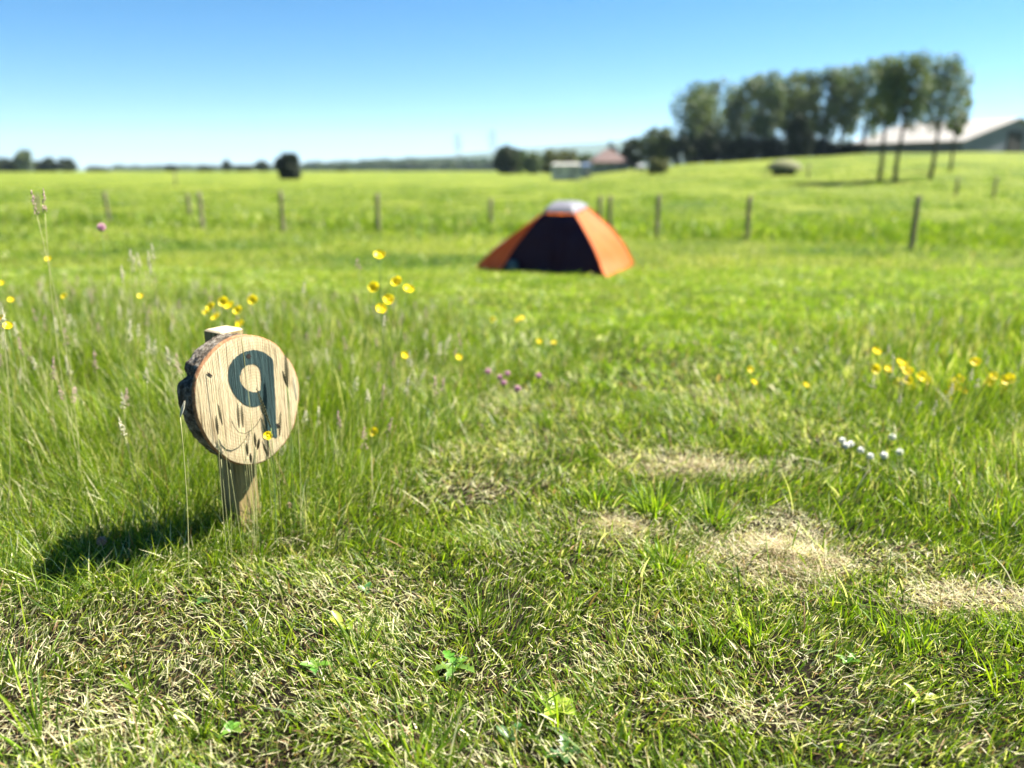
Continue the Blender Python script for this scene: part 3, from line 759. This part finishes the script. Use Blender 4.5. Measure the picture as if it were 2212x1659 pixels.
# heap of dry cut grass
def hayheap(px, py, rx, ry, hh, n, label):
    c_ = on_ground(px, py); r = rng.random(n)**.62*1.25; th = rn(0, 2*PI, n); r = r*(.65+.7*vnoise(np.cos(th)*1.6+px, np.sin(th)*1.6+py, 61))
    x = r*np.cos(th)*rx; y = r*np.sin(th)*ry
    hz = hh*np.clip(1-r**2, 0, 1)*(.1+2.0*fbm(x*22+5, y*22+5, 71)**1.3)
    z = terrain(x+c_[0], y+c_[1])-c_[2]+hz*rng.uniform(.5, 1, n)
    tt = np.array([.56, .46, .3])*(1-.45*rng.random(n)[:, None]); k_ = rng.random(n) < .25; tt[k_] = np.array([.22, .14, .09]); k_ = rng.random(n) < .2; tt[k_] = np.array([.7, .64, .45]); k_ = rng.random(n) < .1; tt[k_] = np.array([.14, .22, .03])
    me = npmesh('hay', *blades(x, y, rn(.02, .06, n), rn(.001, .0024, n), rn(1.1, 1.75, n), rn(0, 2*PI, n), rn(-.8, .8, n), tt, 3, z0=z))
    o = link('hay_heap', me, M['grass']); o.location = c_; tag(o, label, 'hay heap')
hayheap(1685, 1215, .16, .12, .034, 4600, 'largest heap of dry brown cut grass right of centre')
hayheap(1345, 1145, .09, .05, .014, 800, 'small heap of dry brown grass left of the largest heap')
hayheap(1500, 1015, .2, .08, .014, 1300, 'blurred flat heap of dry grass behind the largest heap')
hayheap(2075, 1300, .2, .08, .008, 1200, 'pale flat spread of cut straw at the right below the largest heap')

# ------------------------------------------------------------------ tent
A = on_ground(1084, 584); B = on_ground(1304, 594); C = on_ground(1370, 574); D = on_ground(1026, 578)
B2 = on_ground(1309, 601)
org = (A+C)/2; org[2] = gz(org[0], org[1])
A, B, C, D, B2 = [Vector(q-org) for q in (A, B, C, D, B2)]
BK = Vector((B.x*.2+A.x*.8, C.y+.75, C.z)); DK = Vector((D.x+.25, D.y+.9, D.z))
YT = 11.75
def tp(px, py, Y): return Vector(at(px, py, Y)-org)
T1 = tp(1175, 461, 11.55); T2 = tp(1241, 463, 11.5); T3 = tp(1268, 448, 12.1); T4 = tp(1190, 447, 12.3)
tent = empty('dome_tent', org); tag(tent, 'small orange dome tent with a dark navy front and pale grey top', 'tent')
def arc(p, q, bulge, n_=14):
    p, q = Vector(p), Vector(q); m_ = (p+q)/2; out_ = []
    cdir = Vector(((p.x)*1., (p.y)*1., 0)); cdir = cdir.normalized() if cdir.length > .01 else Vector((0, 0, 0))
    up = (cdir*.55+Vector((0, 0, .85))).normalized()
    for k_ in range(n_+1):
        t = k_/n_; out_.append(p.lerp(q, t)+up*bulge*math.sin(PI*t)*(1+.25*math.cos(PI*t)))
    return out_
def panel(a0, a1, name, m_, sag=.02, n_=10, off=0.):
    V_ = []; L_ = len(a0)
    for i_ in range(L_):
        for j in range(n_+1):
            t = j/n_; p = a0[i_].lerp(a1[i_], t); cdir = Vector((-p.x, -p.y, -.35)).normalized()
            wr = .012*math.sin(t*17+i_*.8)*math.sin(PI*t)
            V_.append(p+cdir*(sag*math.sin(PI*t)+wr))
    F_ = [(i_*(n_+1)+j, i_*(n_+1)+j+1, (i_+1)*(n_+1)+j+1, (i_+1)*(n_+1)+j) for i_ in range(L_-1) for j in range(n_)]
    return link(name, pymesh(name, V_, F_), m_, tent)
rA = arc(A, T1, .035); rB = arc(B, T2, .05); rC = arc(C, T3, .10); rBK = arc(BK, T4, .12); rD = arc(D, T1, .05)
rDK = arc(DK, T4, .08)
rB2 = [p.copy() for p in rB]; rB2[0] = B2; rB2[1] = B2.lerp(rB[2], .5)
o = panel(rA, rB, 'front_panel', M['navy']); o['label'] = 'dark navy front panel'
panel(rB2, rC, 'side_panel', M['orange']); panel(rC, rBK, 'rear_panel', M['orange']); panel(rBK, rDK, 'rear_panel', M['orange']); panel(rDK, rD, 'side_panel', M['orange'])
panel([p.copy() for p in rD], rA, 'side_panel', M['orange'], .01)
# pale cap over the top
cap = []; top = (T1+T2+T3+T4)/4+Vector((0, 0, .075)); ring = [T1, T2, T3, T4]; V_ = []; nn = 8
for r_ in range(6):
    t = r_/5
    for k_ in range(4):
        for j in range(nn):
            p = ring[k_].lerp(ring[(k_+1) % 4], j/nn); c_ = (T1+T2+T3+T4)/4
            q = c_+(p-c_)*(1.04*math.cos(t*PI/2)) ; q.z = p.z*(1-t)+c_.z*t+.13*math.sin(t*PI/2)+.01
            V_.append(q)
nr = 4*nn
F_ = [(r_*nr+k_, r_*nr+(k_+1) % nr, (r_+1)*nr+(k_+1) % nr, (r_+1)*nr+k_) for r_ in range(5) for k_ in range(nr)]
o = link('tent_cap', pymesh('tent_cap', V_, F_), M['paletent'], tent); o['label'] = 'pale grey top of the tent'
for r_ in (rB, rC, rA):
    mb = MB(); mb.tube([p+Vector((0, -.012, .012)) for p in r_], .009, 6); mb.build('pole_seam', M['orange'] if r_ is not rA else M['navy'], tent)
for q in (A, B2, C, D):
    mb = MB(); mb.tube([q+Vector((0, 0, .05)), q+Vector((0, 0, -.08))], .004, 5); mb.build('peg', M['steel'], tent)
mb = MB(); mb.tube([rA[i_].lerp(rB[i_], .5-.04*math.sin(i_/14*PI))+Vector((0, -.012, -.004)) for i_ in range(15)], .006, 5); o = mb.build('zip', M['navy'], tent)
for (q, px_, py_) in ((rB2[6], 1345, 612), (rC[7], 1404, 584), (rD[7], 996, 588)):
    g0 = Vector(on_ground(px_, py_)-org); mb = MB(); mb.tube([q, q.lerp(g0, .5)+Vector((0, 0, -.015)), g0], .0022, 4); mb.build('guy_line', M['paletent'], tent)
    mb = MB(); mb.tube([g0+Vector((0, 0, .04)), g0+Vector((0, 0, -.08))], .004, 5); mb.build('peg', M['steel'], tent)
bg = on_ground(1106, 586)
mb = MB(); mb.tube([(0, 0, 0), (0, 0, .03), (.01, 0, .1), (.02, 0, .15), (.02, 0, .17)], [.07, .09, .085, .06, .015], 12)
o = mb.build('stuff_bag', M['bluegrey']); o.location = bg; tag(o, 'small slate blue bag standing at the left foot of the tent front', 'bag')

# ------------------------------------------------------------------ fence posts
FP = [(237, 415, 484, 6), (412, 420, 486, 3), (438, 415, 490, 0), (612, 413, 492, 4), (818, 418, 497, 0), (1060, 430, 506, 0), (1294, 424, 506, 0), (1316, 424, 507, 0), (1418, 422, 512, 0), (1612, 424, 518, 0), (1968, 424, 532, 0), (85, 420, 478, 0)]
lab = ['leftmost clear fence post, leaning, before a dark tuft of grass', 'slim pale fence post close to the left of a darker one', 'darker of the two close fence posts left of the round bush', 'fence post below the round dark bush', 'fence post between the round bush and the tent', 'fence post just left of the tent',
       'left one of two close fence posts behind the right shoulder of the tent', 'right one of two close fence posts behind the right shoulder of the tent', 'first fence post standing free to the right of the tent', 'second fence post to the right of the tent, below the low dark shelter', 'rightmost and tallest looking fence post', 'faint fence post furthest to the left, behind tall pink grass heads']
for k, (px, yt, yb, ln) in enumerate(FP):
    Y = 1661*1.03/(yb-yt)*.97
    b = base_at(px, Y); topz = hpx(yt, px, Y)
    h_ = max(.6, topz-b[2]); r_ = .052
    mb = MB(); nseg = 6
    mb.tube([(ln*-.01*i_/nseg*1.5, 0, -.15+(h_+.15)*i_/nseg) for i_ in range(nseg+1)]+[(ln*-.015, 0, h_+.012)], [r_*random.uniform(.93, 1.05) for _ in range(nseg+1)]+[r_*.7], 9)
    o = mb.build('fence_post', M['fence']); o.location = b; o.rotation_euler = (0, 0, random.random()*3)*1
    tag(o, lab[k], 'fence post', 'posts of the field fence')
for (px, Y, hh, lb) in [(2145, 38, 1., 'faint short post in the rising field at the far right'), (2064, 40, .9, 'faint post in the rising field left of the far right one'), (380, 70, 1.2, 'tiny dark post far out in the field left of the round bush'), (1745, 55, 1., 'faint short post just right of the low dark shelter')]:
    b = base_at(px, Y); mb = MB(); mb.tube([(0, 0, -.1), (0, 0, hh*.5), (.02, 0, hh)], [.07, .065, .06], 8)
    o = mb.build('fence_post', M['fence']); o.location = b; tag(o, lb, 'fence post', 'lone posts out in the field')

# ------------------------------------------------------------------ trees
def leaves(lobes, n, size, tint, var=.35, flat=.0, shell=.35):
    """leaf quads through a set of ellipsoid lobes [(cx,cy,cz,rx,ry,rz)], clumped"""
    w_ = np.array([l_[3]*l_[4]*l_[5] for l_ in lobes])**.75; w_ /= w_.sum()
    idx = rng.choice(len(lobes), n, p=w_); L_ = np.array(lobes)[idx]
    d = rng.normal(size=(n, 3)); d /= np.linalg.norm(d, axis=1)[:, None]
    r = rng.random(n)**shell
    P_ = L_[:, :3]+d*r[:, None]*L_[:, 3:]
    a = rng.normal(size=(n, 3)); a /= np.linalg.norm(a, axis=1)[:, None]
    b = np.cross(a, rng.normal(size=(n, 3))); b /= np.linalg.norm(b, axis=1)[:, None]
    s = size*rng.uniform(.5, 1.2, n)[:, None]
    V_ = np.stack([P_-a*s, P_-b*s*.55, P_+a*s, P_+b*s*.55], 1).reshape(-1, 3)
    Q = np.arange(n*4).reshape(-1, 4)
    c_ = np.array(tint)*(1+var*(rng.random((n, 1))-.5)*2)
    y_ = rng.random(n) < .25; c_[y_] *= np.array([1.5, 1.3, .9])
    return npmesh('crown', V_, Q, np.zeros((0, 3), int), np.repeat(c_, 4, 0))
DARK = (.03, .045, .025); MIDT = (.1, .135, .085); OLIVE = (.09, .1, .045); PINE = (.014, .024, .016)  # MIDT is lightened and greyed to put haze into the leaf colour
def tree(name, px, Y, ytop, wpx, label, n=3500, tint=MIDT, bare=.2, nl=16, group=None, size=.22, cat='tree', ybase=None, col_=1., trunk_r=None, lean=0):
    b = base_at(px, Y)
    if ybase is not None: b[2] = min(b[2]+.3, hpx(ybase, px, Y)) if False else b[2]
    top = hpx(ytop, px, Y)-b[2]; wd = wpx/F*Y*.97/2
    t = empty(name, b); tag(t, label, cat, group)
    # limbs
    mb = MB(); tr = trunk_r or max(.08, top*.018)
    hb = top*bare; tpts = [(0, 0, -.2)]+[(random.uniform(-.03, .03)*top*s+lean*s*top, random.uniform(-.02, .02)*top, top*s) for s in (.15, .35, .55, .75, .92)]
    mb.tube(tpts, [tr*1.25, tr, tr*.8, tr*.6, tr*.35, tr*.1], 8)
    lobes = []
    for k_ in range(nl):
        u = (k_+.5)/nl; z = hb+(top-hb)*(u*.93+.02)
        prof = math.sin(PI*min(1, max(.06, (z-hb)/(top-hb)))**.85)**.6
        a = k_*2.4+random.uniform(-.4, .4); rr = wd*prof*random.uniform(.35, .75)
        lr = wd*random.uniform(.3, .5)*(.82 if name == 'tall_tree' else 1)*(.55+.45*prof)
        cx, cy = math.cos(a)*rr+lean*z, math.sin(a)*rr
        lz = lr*random.uniform(.9, 1.5)*col_; z = min(z, top-lz*.8)
        lobes.append((cx, cy, z, lr, lr, lz))
        z0_ = max(hb*.6, z-rr*1.1); mb.tube([(lean*z0_, 0, z0_), (cx*.5+lean*z0_*.5, cy*.5, (z0_+z)/2+.1), (cx, cy, z)], [tr*.4, tr*.25, tr*.06], 5)
    mb.build('trunk', M['bark'], t)
    link('crown', leaves(lobes, n, size, tint), M['leaf'], t)
    return t
random.seed(5)
ROW = [(1500, 108, 178, 84, 'broad dense tree at the left end of the tall row'), (1545, 112, 167, 86, 'rounded dense tree second from the left end of the tall row'), (1615, 110, 158, 60, 'narrow tree left of the first sky gap column in the tall row'), (1652, 106, 150, 58, 'narrow taller tree beside a second narrow one in the tall row'),
       (1702, 108, 150, 50, 'slim tree behind the dark bush in the tall row'), (1733, 111, 148, 46, 'slim tree just right of the dark bush in the tall row'), (1776, 106, 140, 56, 'tree in the middle right of the tall row'), (1812, 108, 132, 56, 'tree left of the pale barn roof in the tall row'),
       (1862, 104, 124, 62, 'tall tree behind the left end of the pale barn roof')]
for k, (px, Y, yt, wp, lb) in enumerate(ROW):
    tree('tall_tree', px, Y, yt+2, wp*(1.6 if k < 2 else 1.9), lb, n=4800 if k < 2 else 3100, bare=.06 if k < 2 else .22, nl=24 if k < 2 else 20, group='tall row of trees on the right horizon', size=.26, tint=MIDT, col_=1.1)
for (px, Y, yt, wp, lb, ln) in [(1899, 52, 119, 78, 'left of the three trees whose bare trunks stand in front of the barn', .0), (1933, 51, 113, 80, 'middle and highest of the three bare trunked trees in front of the barn', .03), (2009, 52, 120, 100, 'rightmost bare trunked tree in front of the barn', .01)]:
    tree('tall_tree', px, Y, yt, wp*1.4, lb, n=3300, bare=.45, nl=20, group='bare trunked trees in front of the barn', size=.13, tint=MIDT, col_=1.3, trunk_r=.13, lean=ln)
tree('tall_tree', 2052, 60, 190, 62, 'small lower tree at the right end of the tall trees above the barn roof', n=1000, bare=.45, nl=8, size=.15, tint=MIDT)
# understorey
for k, (px, yt, wp) in enumerate([(1480, 290, 60), (1520, 285, 60), (1560, 300, 60), (1600, 296, 60), (1640, 303, 60), (1680, 300, 60), (1760, 300, 60), (1800, 306, 60), (1840, 312, 50)]):
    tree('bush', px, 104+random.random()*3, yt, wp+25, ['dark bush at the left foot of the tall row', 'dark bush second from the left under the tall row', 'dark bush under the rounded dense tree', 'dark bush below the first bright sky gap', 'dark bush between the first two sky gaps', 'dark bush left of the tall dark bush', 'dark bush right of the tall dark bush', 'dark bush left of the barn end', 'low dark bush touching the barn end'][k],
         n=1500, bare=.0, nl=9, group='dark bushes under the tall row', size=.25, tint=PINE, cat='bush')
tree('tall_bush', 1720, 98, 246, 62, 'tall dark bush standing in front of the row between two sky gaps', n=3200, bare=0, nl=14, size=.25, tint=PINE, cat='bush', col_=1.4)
tree('bush', 1421, 74, 343, 58, 'grey green rounded bush left of the tall row', n=1500, bare=0, nl=8, size=.14, tint=OLIVE, cat='bush')
tree('leafy_tree', 1424, 118, 275, 84, 'large rounded tree right of the brown roofed house', n=3500, bare=.08, nl=14, tint=(.06, .085, .04), size=.28)
tree('leafy_tree', 1366, 126, 298, 66, 'darker tree just behind the brown roofed house', n=2600, bare=.05, nl=12, tint=DARK, size=.28)
tree('conifer', 1317, 150, 303, 15, 'small dark pointed tree above the ridge of the brown roof', n=900, bare=0, nl=8, tint=PINE, size=.25, col_=1.6)
tree('leafy_tree', 1093, 150, 315, 62, 'dark dense tree at the left end of the group left of the house', n=3500, bare=0, nl=12, tint=DARK, size=.32)
tree('leafy_tree', 1118, 156, 320, 50, 'green rounded tree overlapping the dark one left of the house', n=2200, bare=0, nl=10, tint=(.06, .1, .03), size=.32)
tree('leafy_tree', 1150, 152, 328, 52, 'lower grey green tree in the group left of the house', n=2000, bare=0, nl=10, tint=MIDT, size=.3)
tree('leafy_tree', 1192, 170, 322, 60, 'olive tree behind the white cabin', n=2000, bare=0, nl=10, tint=OLIVE, size=.33)
tree('leafy_tree', 1226, 172, 325, 50, 'olive tree just left of the brown roofed house', n=1800, bare=0, nl=10, tint=OLIVE, size=.33)
tree('leafy_tree', 1262, 178, 330, 40, 'blue green tree behind the left side of the brown roof', n=1500, bare=0, nl=9, tint=MIDT, size=.33)
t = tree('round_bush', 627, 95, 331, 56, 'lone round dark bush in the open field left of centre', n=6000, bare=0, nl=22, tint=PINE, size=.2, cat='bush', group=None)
tree('leafy_tree', 57, 260, 324, 44, 'pointed tree rising highest on the left horizon', n=1500, bare=0, nl=10, tint=MIDT, size=.55)
for (px, yt, wp, lb) in [(8, 341, 50, 'dark tree at the left edge of the horizon'), (34, 346, 30, 'low dark tree between the edge and the pointed tree'), (85, 348, 34, 'low dark tree right of the pointed tree'), (112, 341, 40, 'round brown green tree of the left horizon group'), (146, 342, 44, 'rightmost round dark tree of the left horizon group')]:
    tree('leafy_tree', px, 265, yt, wp, lb, n=1200, bare=0, nl=9, tint=DARK, size=.55, group='trees on the left horizon')
for (px, yt, wp, lb) in [(215, 361, 50, 'low hedge like bush right of the left horizon trees'), (372, 358, 30, 'tiny dark bush on the horizon between left trees and round bush'), (446, 360, 40, 'low bush on the horizon left of the faint taller tree'), (490, 346, 26, 'faint taller tree left of the round dark bush'), (530, 358, 40, 'low bush just left of the faint round tree'), (566, 348, 34, 'faint round tree close to the left of the round dark bush'), (740, 362, 26, 'small dark bush at the field edge right of the round bush')]:
    tree('horizon_tree', px, 300, yt, wp, lb, n=900, bare=0, nl=7, tint=DARK, size=.6)
# far woodland: an unbroken mass on the skyline
lob = []
for k in range(150):
    px = 640+k*4.3; Y = 620+random.random()*120
    b = base_at(px, Y); yt = np.interp(px, [640, 800, 900, 1000, 1100, 1300], [352, 346, 342, 340, 336, 330])+random.uniform(-4, 5)
    hh = hpx(yt, px, Y)-b[2]; lob.append((b[0], b[1], b[2]+hh*.45, random.uniform(4, 9), 6, hh*.55))
for k in range(90):
    px = 250+k*4.4; Y = 900+random.random()*100; b = base_at(px, Y); hh = max(3, hpx(357+random.uniform(-3, 4), px, Y)-b[2]); lob.append((b[0], b[1], b[2]+hh*.45, 8, 6, hh*.55))
o = link('distant_wood', leaves(lob, 42000, 1.3, (.045, .07, .04), .3, shell=.5), M['leaf'])
tag(o, 'far off line of woodland along the horizon left of the house', 'woodland', kind='stuff')
# hills
def ridge(name, Y, prof, m_, depth):
    pxs = np.linspace(-500, 2800, 120); V_ = []; rows = 7
    for k_ in range(rows):
        t = k_/(rows-1); yy = Y-depth*(1-t)
        for p_ in pxs:
            e = np.interp(p_, [q[0] for q in prof], [q[1] for q in prof]); zt = at(p_, e+1.2*math.sin(p_*.021)+.8*math.sin(p_*.06), Y)
            x_ = zt[0]; h_ = zt[2]*(t*t*(3-2*t))
            V_.append((x_, yy, max(-3, h_)-1.5*(1-t)))
    for p_ in pxs: V_.append((at(p_, 400, Y+depth)[0], Y+depth, -3.))
    n_ = len(pxs); F_ = [(r_*n_+c_, r_*n_+c_+1, (r_+1)*n_+c_+1, (r_+1)*n_+c_) for r_ in range(rows) for c_ in range(n_-1)]
    o = link(name, pymesh(name, V_, F_), m_); tag(o, kind='structure'); return o
M['hill'] = simple('hill_pasture_and_woods', (.025, .05, .035), (.06, .095, .055), .004, .95, 0)
ridge('hills', 3200, [(-500, 368), (250, 366), (500, 362), (700, 352), (900, 340), (1100, 325), (1250, 311), (1400, 300), (1700, 300), (2800, 320)], M['hill'], 900)

# ------------------------------------------------------------------ buildings
# pale roofed barn on the right
N1 = at(2081, 303, 110); R1 = at(2200, 255, 117.2)
N1 = Vector(N1); R1 = Vector(R1); gdir = Vector((R1.x-N1.x, R1.y-N1.y, 0)); half = gdir.length; gdir.normalize(); ldir = Vector((-gdir.y, gdir.x, 0))
if ldir.y < 0: ldir = -ldir
LB = 17.; bz = gz(N1.x, N1.y)-.5
barn = empty('barn', (N1.x, N1.y, bz)); tag(barn, 'long grey barn with a pale corrugated roof behind the trees on the right', 'barn')
O_ = Vector((N1.x, N1.y, bz)); e0 = N1-O_; r0 = Vector((R1.x, R1.y, R1.z))-O_; e1 = e0+gdir*2*half
hw = e0.z
mb = MB()
P4 = [Vector((0, 0, 0)), gdir*2*half, gdir*2*half+ldir*LB, ldir*LB]
V_ = [p+Vector((0, 0, 0)) for p in P4]+[p+Vector((0, 0, hw)) for p in P4]+[r0-Vector((0, 0, .05)), r0+ldir*LB-Vector((0, 0, .05))]
mb.add(V_, [(0, 1, 5, 8, 4), (2, 3, 7, 9, 6), (3, 0, 4, 7), (1, 2, 6, 5)]); mb.build('wall', M['barnwall'], barn, False)
def slope(p_e, p_r, name):
    V_ = []; F_ = []; nc = 60; out_ = (p_e-p_r); out_.z = 0; out_.normalize()
    pe = p_e+(p_e-p_r)*.06
    for i_ in range(nc+1):
        s = ldir*(LB+1.)*(i_/nc)-ldir*.5; w__ = .05*(i_ % 2)
        V_ += [pe+s+Vector((0, 0, w__)), p_r+s+Vector((0, 0, w__)), pe+s+Vector((0, 0, w__-.12)), p_r+s+Vector((0, 0, w__-.12))]
    for i_ in range(nc):
        a = i_*4; F_ += [(a, a+1, a+5, a+4), (a+2, a+6, a+7, a+3), (a, a+4, a+6, a+2)]
    F_ += [(0, 2, 3, 1), (nc*4, nc*4+1, nc*4+3, nc*4+2)]
    return link(name, pymesh(name, V_, F_, False), M['roofwhite'], barn)
slope(e0+Vector((0, 0, .1)), r0+Vector((0, 0, .1)), 'roof'); slope(e1+Vector((0, 0, .1)), r0+Vector((0, 0, .1)), 'roof')
mb = MB(); dcen = gdir*half-ldir*.06
mb.box(dcen+Vector((0, 0, 1.9)), (4, .12, 3.8), math.atan2(gdir.y, gdir.x)); mb.build('door', M['dark'], barn, False)
# brown roofed house
def house(px, Y, yl, wpx, yr, ye, dep, label):
    b = base_at(px, Y); b[2] -= .4; W = wpx/F*Y*.97; hr = hpx(yr, px, Y)-b[2]; he = hpx(ye, px, Y)-b[2]
    t = empty('house', b); tag(t, label, 'house')
    mb = MB(); mb.box((0, dep/2, he/2), (W*.9, dep, he)); mb.build('wall', M['render'], t, False)
    mb = MB(); V_ = [(-W/2, -.4, he), (W/2, -.4, he), (W/2, dep+.4, he), (-W/2, dep+.4, he), (-W*.08, dep/2, hr), (W*.08, dep/2, hr), (-W/2, -.4, he-.15), (W/2, -.4, he-.15), (W/2, dep+.4, he-.15), (-W/2, dep+.4, he-.15)]
    mb.add(V_, [(0, 1, 5, 4), (1, 2, 5), (2, 3, 4, 5), (3, 0, 4), (0, 6, 7, 1), (1, 7, 8, 2), (2, 8, 9, 3), (3, 9, 6, 0), (6, 9, 8, 7)]); r_ = mb.build('roof', M['roofbrown'], t, False)
    mb = MB(); mb.box((W*.2, dep*.55, hr-.2), (.6, .6, 1.2)); mb.build('chimney', M['roofbrown'], r_, False)
    for k_ in (-.28, 0, .28):
        mb = MB(); mb.box((W*k_, -.03, he*.55), (W*.1, .06, he*.35)); w_ = mb.build('window', M['white'], t, False)
        mb = MB(); mb.box((W*k_, -.07, he*.55), (W*.085, .03, he*.29)); mb.build('pane', M['glass'], w_, False)
house(1318, 118, 0, 84, 321, 350, 7, 'low house with a hipped brown tiled roof left of the tall trees')
def cabin(px, Y, wpx, ytop, dep, m_, rm, label, name='cabin'):
    b = base_at(px, Y); b[2] -= .15; W = wpx/F*Y*.97; h_ = hpx(ytop, px, Y)-b[2]
    t = empty(name, b); tag(t, label, 'cabin' if name == 'cabin' else 'van' if name == 'van' else 'trailer')
    mb = MB(); mb.box((0, dep/2, .25+(h_-.4)/2), (W, dep, h_-.4)); mb.build('wall', m_, t, False)
    mb = MB(); mb.add([(-W/2-.1, -.1, h_-.14), (W/2+.1, -.1, h_-.14), (W/2+.1, dep+.1, h_-.14), (-W/2-.1, dep+.1, h_-.14), (-W/2+.15, dep/2, h_+.05), (W/2-.15, dep/2, h_+.05)], [(0, 1, 5, 4), (1, 2, 5), (2, 3, 4, 5), (3, 0, 4), (0, 3, 2, 1)]); mb.build('roof', rm, t, False)
    for k_ in (-.3, .38):
        mb = MB(); mb.box((W*k_, -.02, h_*.62), (W*.1, .05, h_*.2)); mb.build('window', M['glass'], t, False)
    mb = MB(); mb.box((W*.19, -.02, h_*.47), (.7, .04, h_*.66)); mb.build('door', M['render'], t, False)
cabin(1224, 90, 60, 353, 2.6, M['white'], M['white'], 'long low white cabin at the far edge of the field')
cabin(1266, 94, 20, 354, 2.2, M['blue'], M['blue'], 'small blue grey cabin between the white cabin and the house')
cabin(1386, 92, 15, 356, 2., M['white'], M['render'], 'small white cabin just right of the brown roofed house')
# low domed shelter in the field
b = base_at(1693, 60); sh = empty('field_shelter', b); tag(sh, 'low domed grey green shelter with its shaded underside painted near black in the rising field', 'shelter')
W = 78/F*60*.97; hh = 1.1; V_ = []; F_ = []; na, nb = 20, 10
for i_ in range(nb+1):
    t = i_/nb*PI/2
    for k_ in range(na):
        a = 2*PI*k_/na; V_.append((math.cos(a)*math.cos(t)*W/2, math.sin(a)*math.cos(t)*W*.4, .32+(hh-.32)*math.sin(t)))
for i_ in range(nb):
    for k_ in range(na): F_.append((i_*na+k_, i_*na+(k_+1) % na, (i_+1)*na+(k_+1) % na, (i_+1)*na+k_))
F_.append(tuple(range(na))[::-1])
link('roof', pymesh('roof', V_, F_), M['thatch'], sh)
mb = MB(); mb.tube([(0, 0, -.1), (0, 0, .2), (0, 0, .32)], [W*.3, W*.32, W*.32], 16); o = mb.build('base', M['dark'], sh)  # near-black drum painted as the shade beneath the dome
# pylons
def pylon(px, Y, ytop, label):
    b = base_at(px, Y); h_ = hpx(ytop, px, Y)-b[2]; mb = MB(); w0 = h_*.11; L4 = [(-1, -1), (1, -1), (1, 1), (-1, 1)]
    def wz(z): return w0*(1-z/h_)**1.3+h_*.012
    zs = [0, .2, .38, .54, .68, .8, .9, 1.]
    for (a, c_) in L4: mb.tube([(a*wz(z*h_), c_*wz(z*h_), z*h_) for z in zs], .35, 4)
    for z0_, z1_ in zip(zs, zs[1:]):
        for k_ in range(4):
            (a, c_), (a2, c2) = L4[k_], L4[(k_+1) % 4]; u, v = wz(z0_*h_), wz(z1_*h_)
            mb.tube([(a*u, c_*u, z0_*h_), (a2*v, c2*v, z1_*h_)], .18, 3); mb.tube([(a2*u, c2*u, z0_*h_), (a*v, c_*v, z1_*h_)], .18, 3)
    o = empty('pylon', b); tag(o, label, 'pylon', 'electricity pylons on the horizon'); mb.build('tower', M['steel'], o)
    for z in (.62, .76, .9):
        mb = MB(); s = h_*(.2 if z == .76 else .15)
        mb.tube([(-s, 0, z*h_), (0, 0, z*h_+1.5), (s, 0, z*h_)], .3, 4); mb.tube([(-s, 0, z*h_), (0, 0, z*h_-.8), (s, 0, z*h_)], .25, 4); mb.build('crossarm', M['steel'], o)
pylon(992, 1000, 285, 'faint lattice pylon left of the dark trees'); pylon(1066, 950, 275, 'faint lattice pylon right above the dark trees')

# ------------------------------------------------------------------ haze
mb = MB(); mb.box((0, 3000, 145), (16000, 8400, 310)); hz = mb.build('haze', None, None, False)
hz.location = (0, 0, 0)
m = bpy.data.materials.new('haze'); m.use_nodes = True; nt = m.node_tree; nt.nodes.clear()
ou = nt.nodes.new('ShaderNodeOutputMaterial'); pv = nt.nodes.new('ShaderNodeVolumePrincipled'); pv.inputs['Color'].default_value = (.6, .8, 1, 1); pv.inputs['Density'].default_value = .0001; pv.inputs['Anisotropy'].default_value = .2
nt.links.new(pv.outputs[0], ou.inputs['Volume']); hz.data.materials.append(m); tag(hz, 'thin pale summer haze over the far fields', kind='stuff')
sc.cycles.max_bounces = 8; sc.cycles.transparent_max_bounces = 8; sc.cycles.volume_bounces = 0
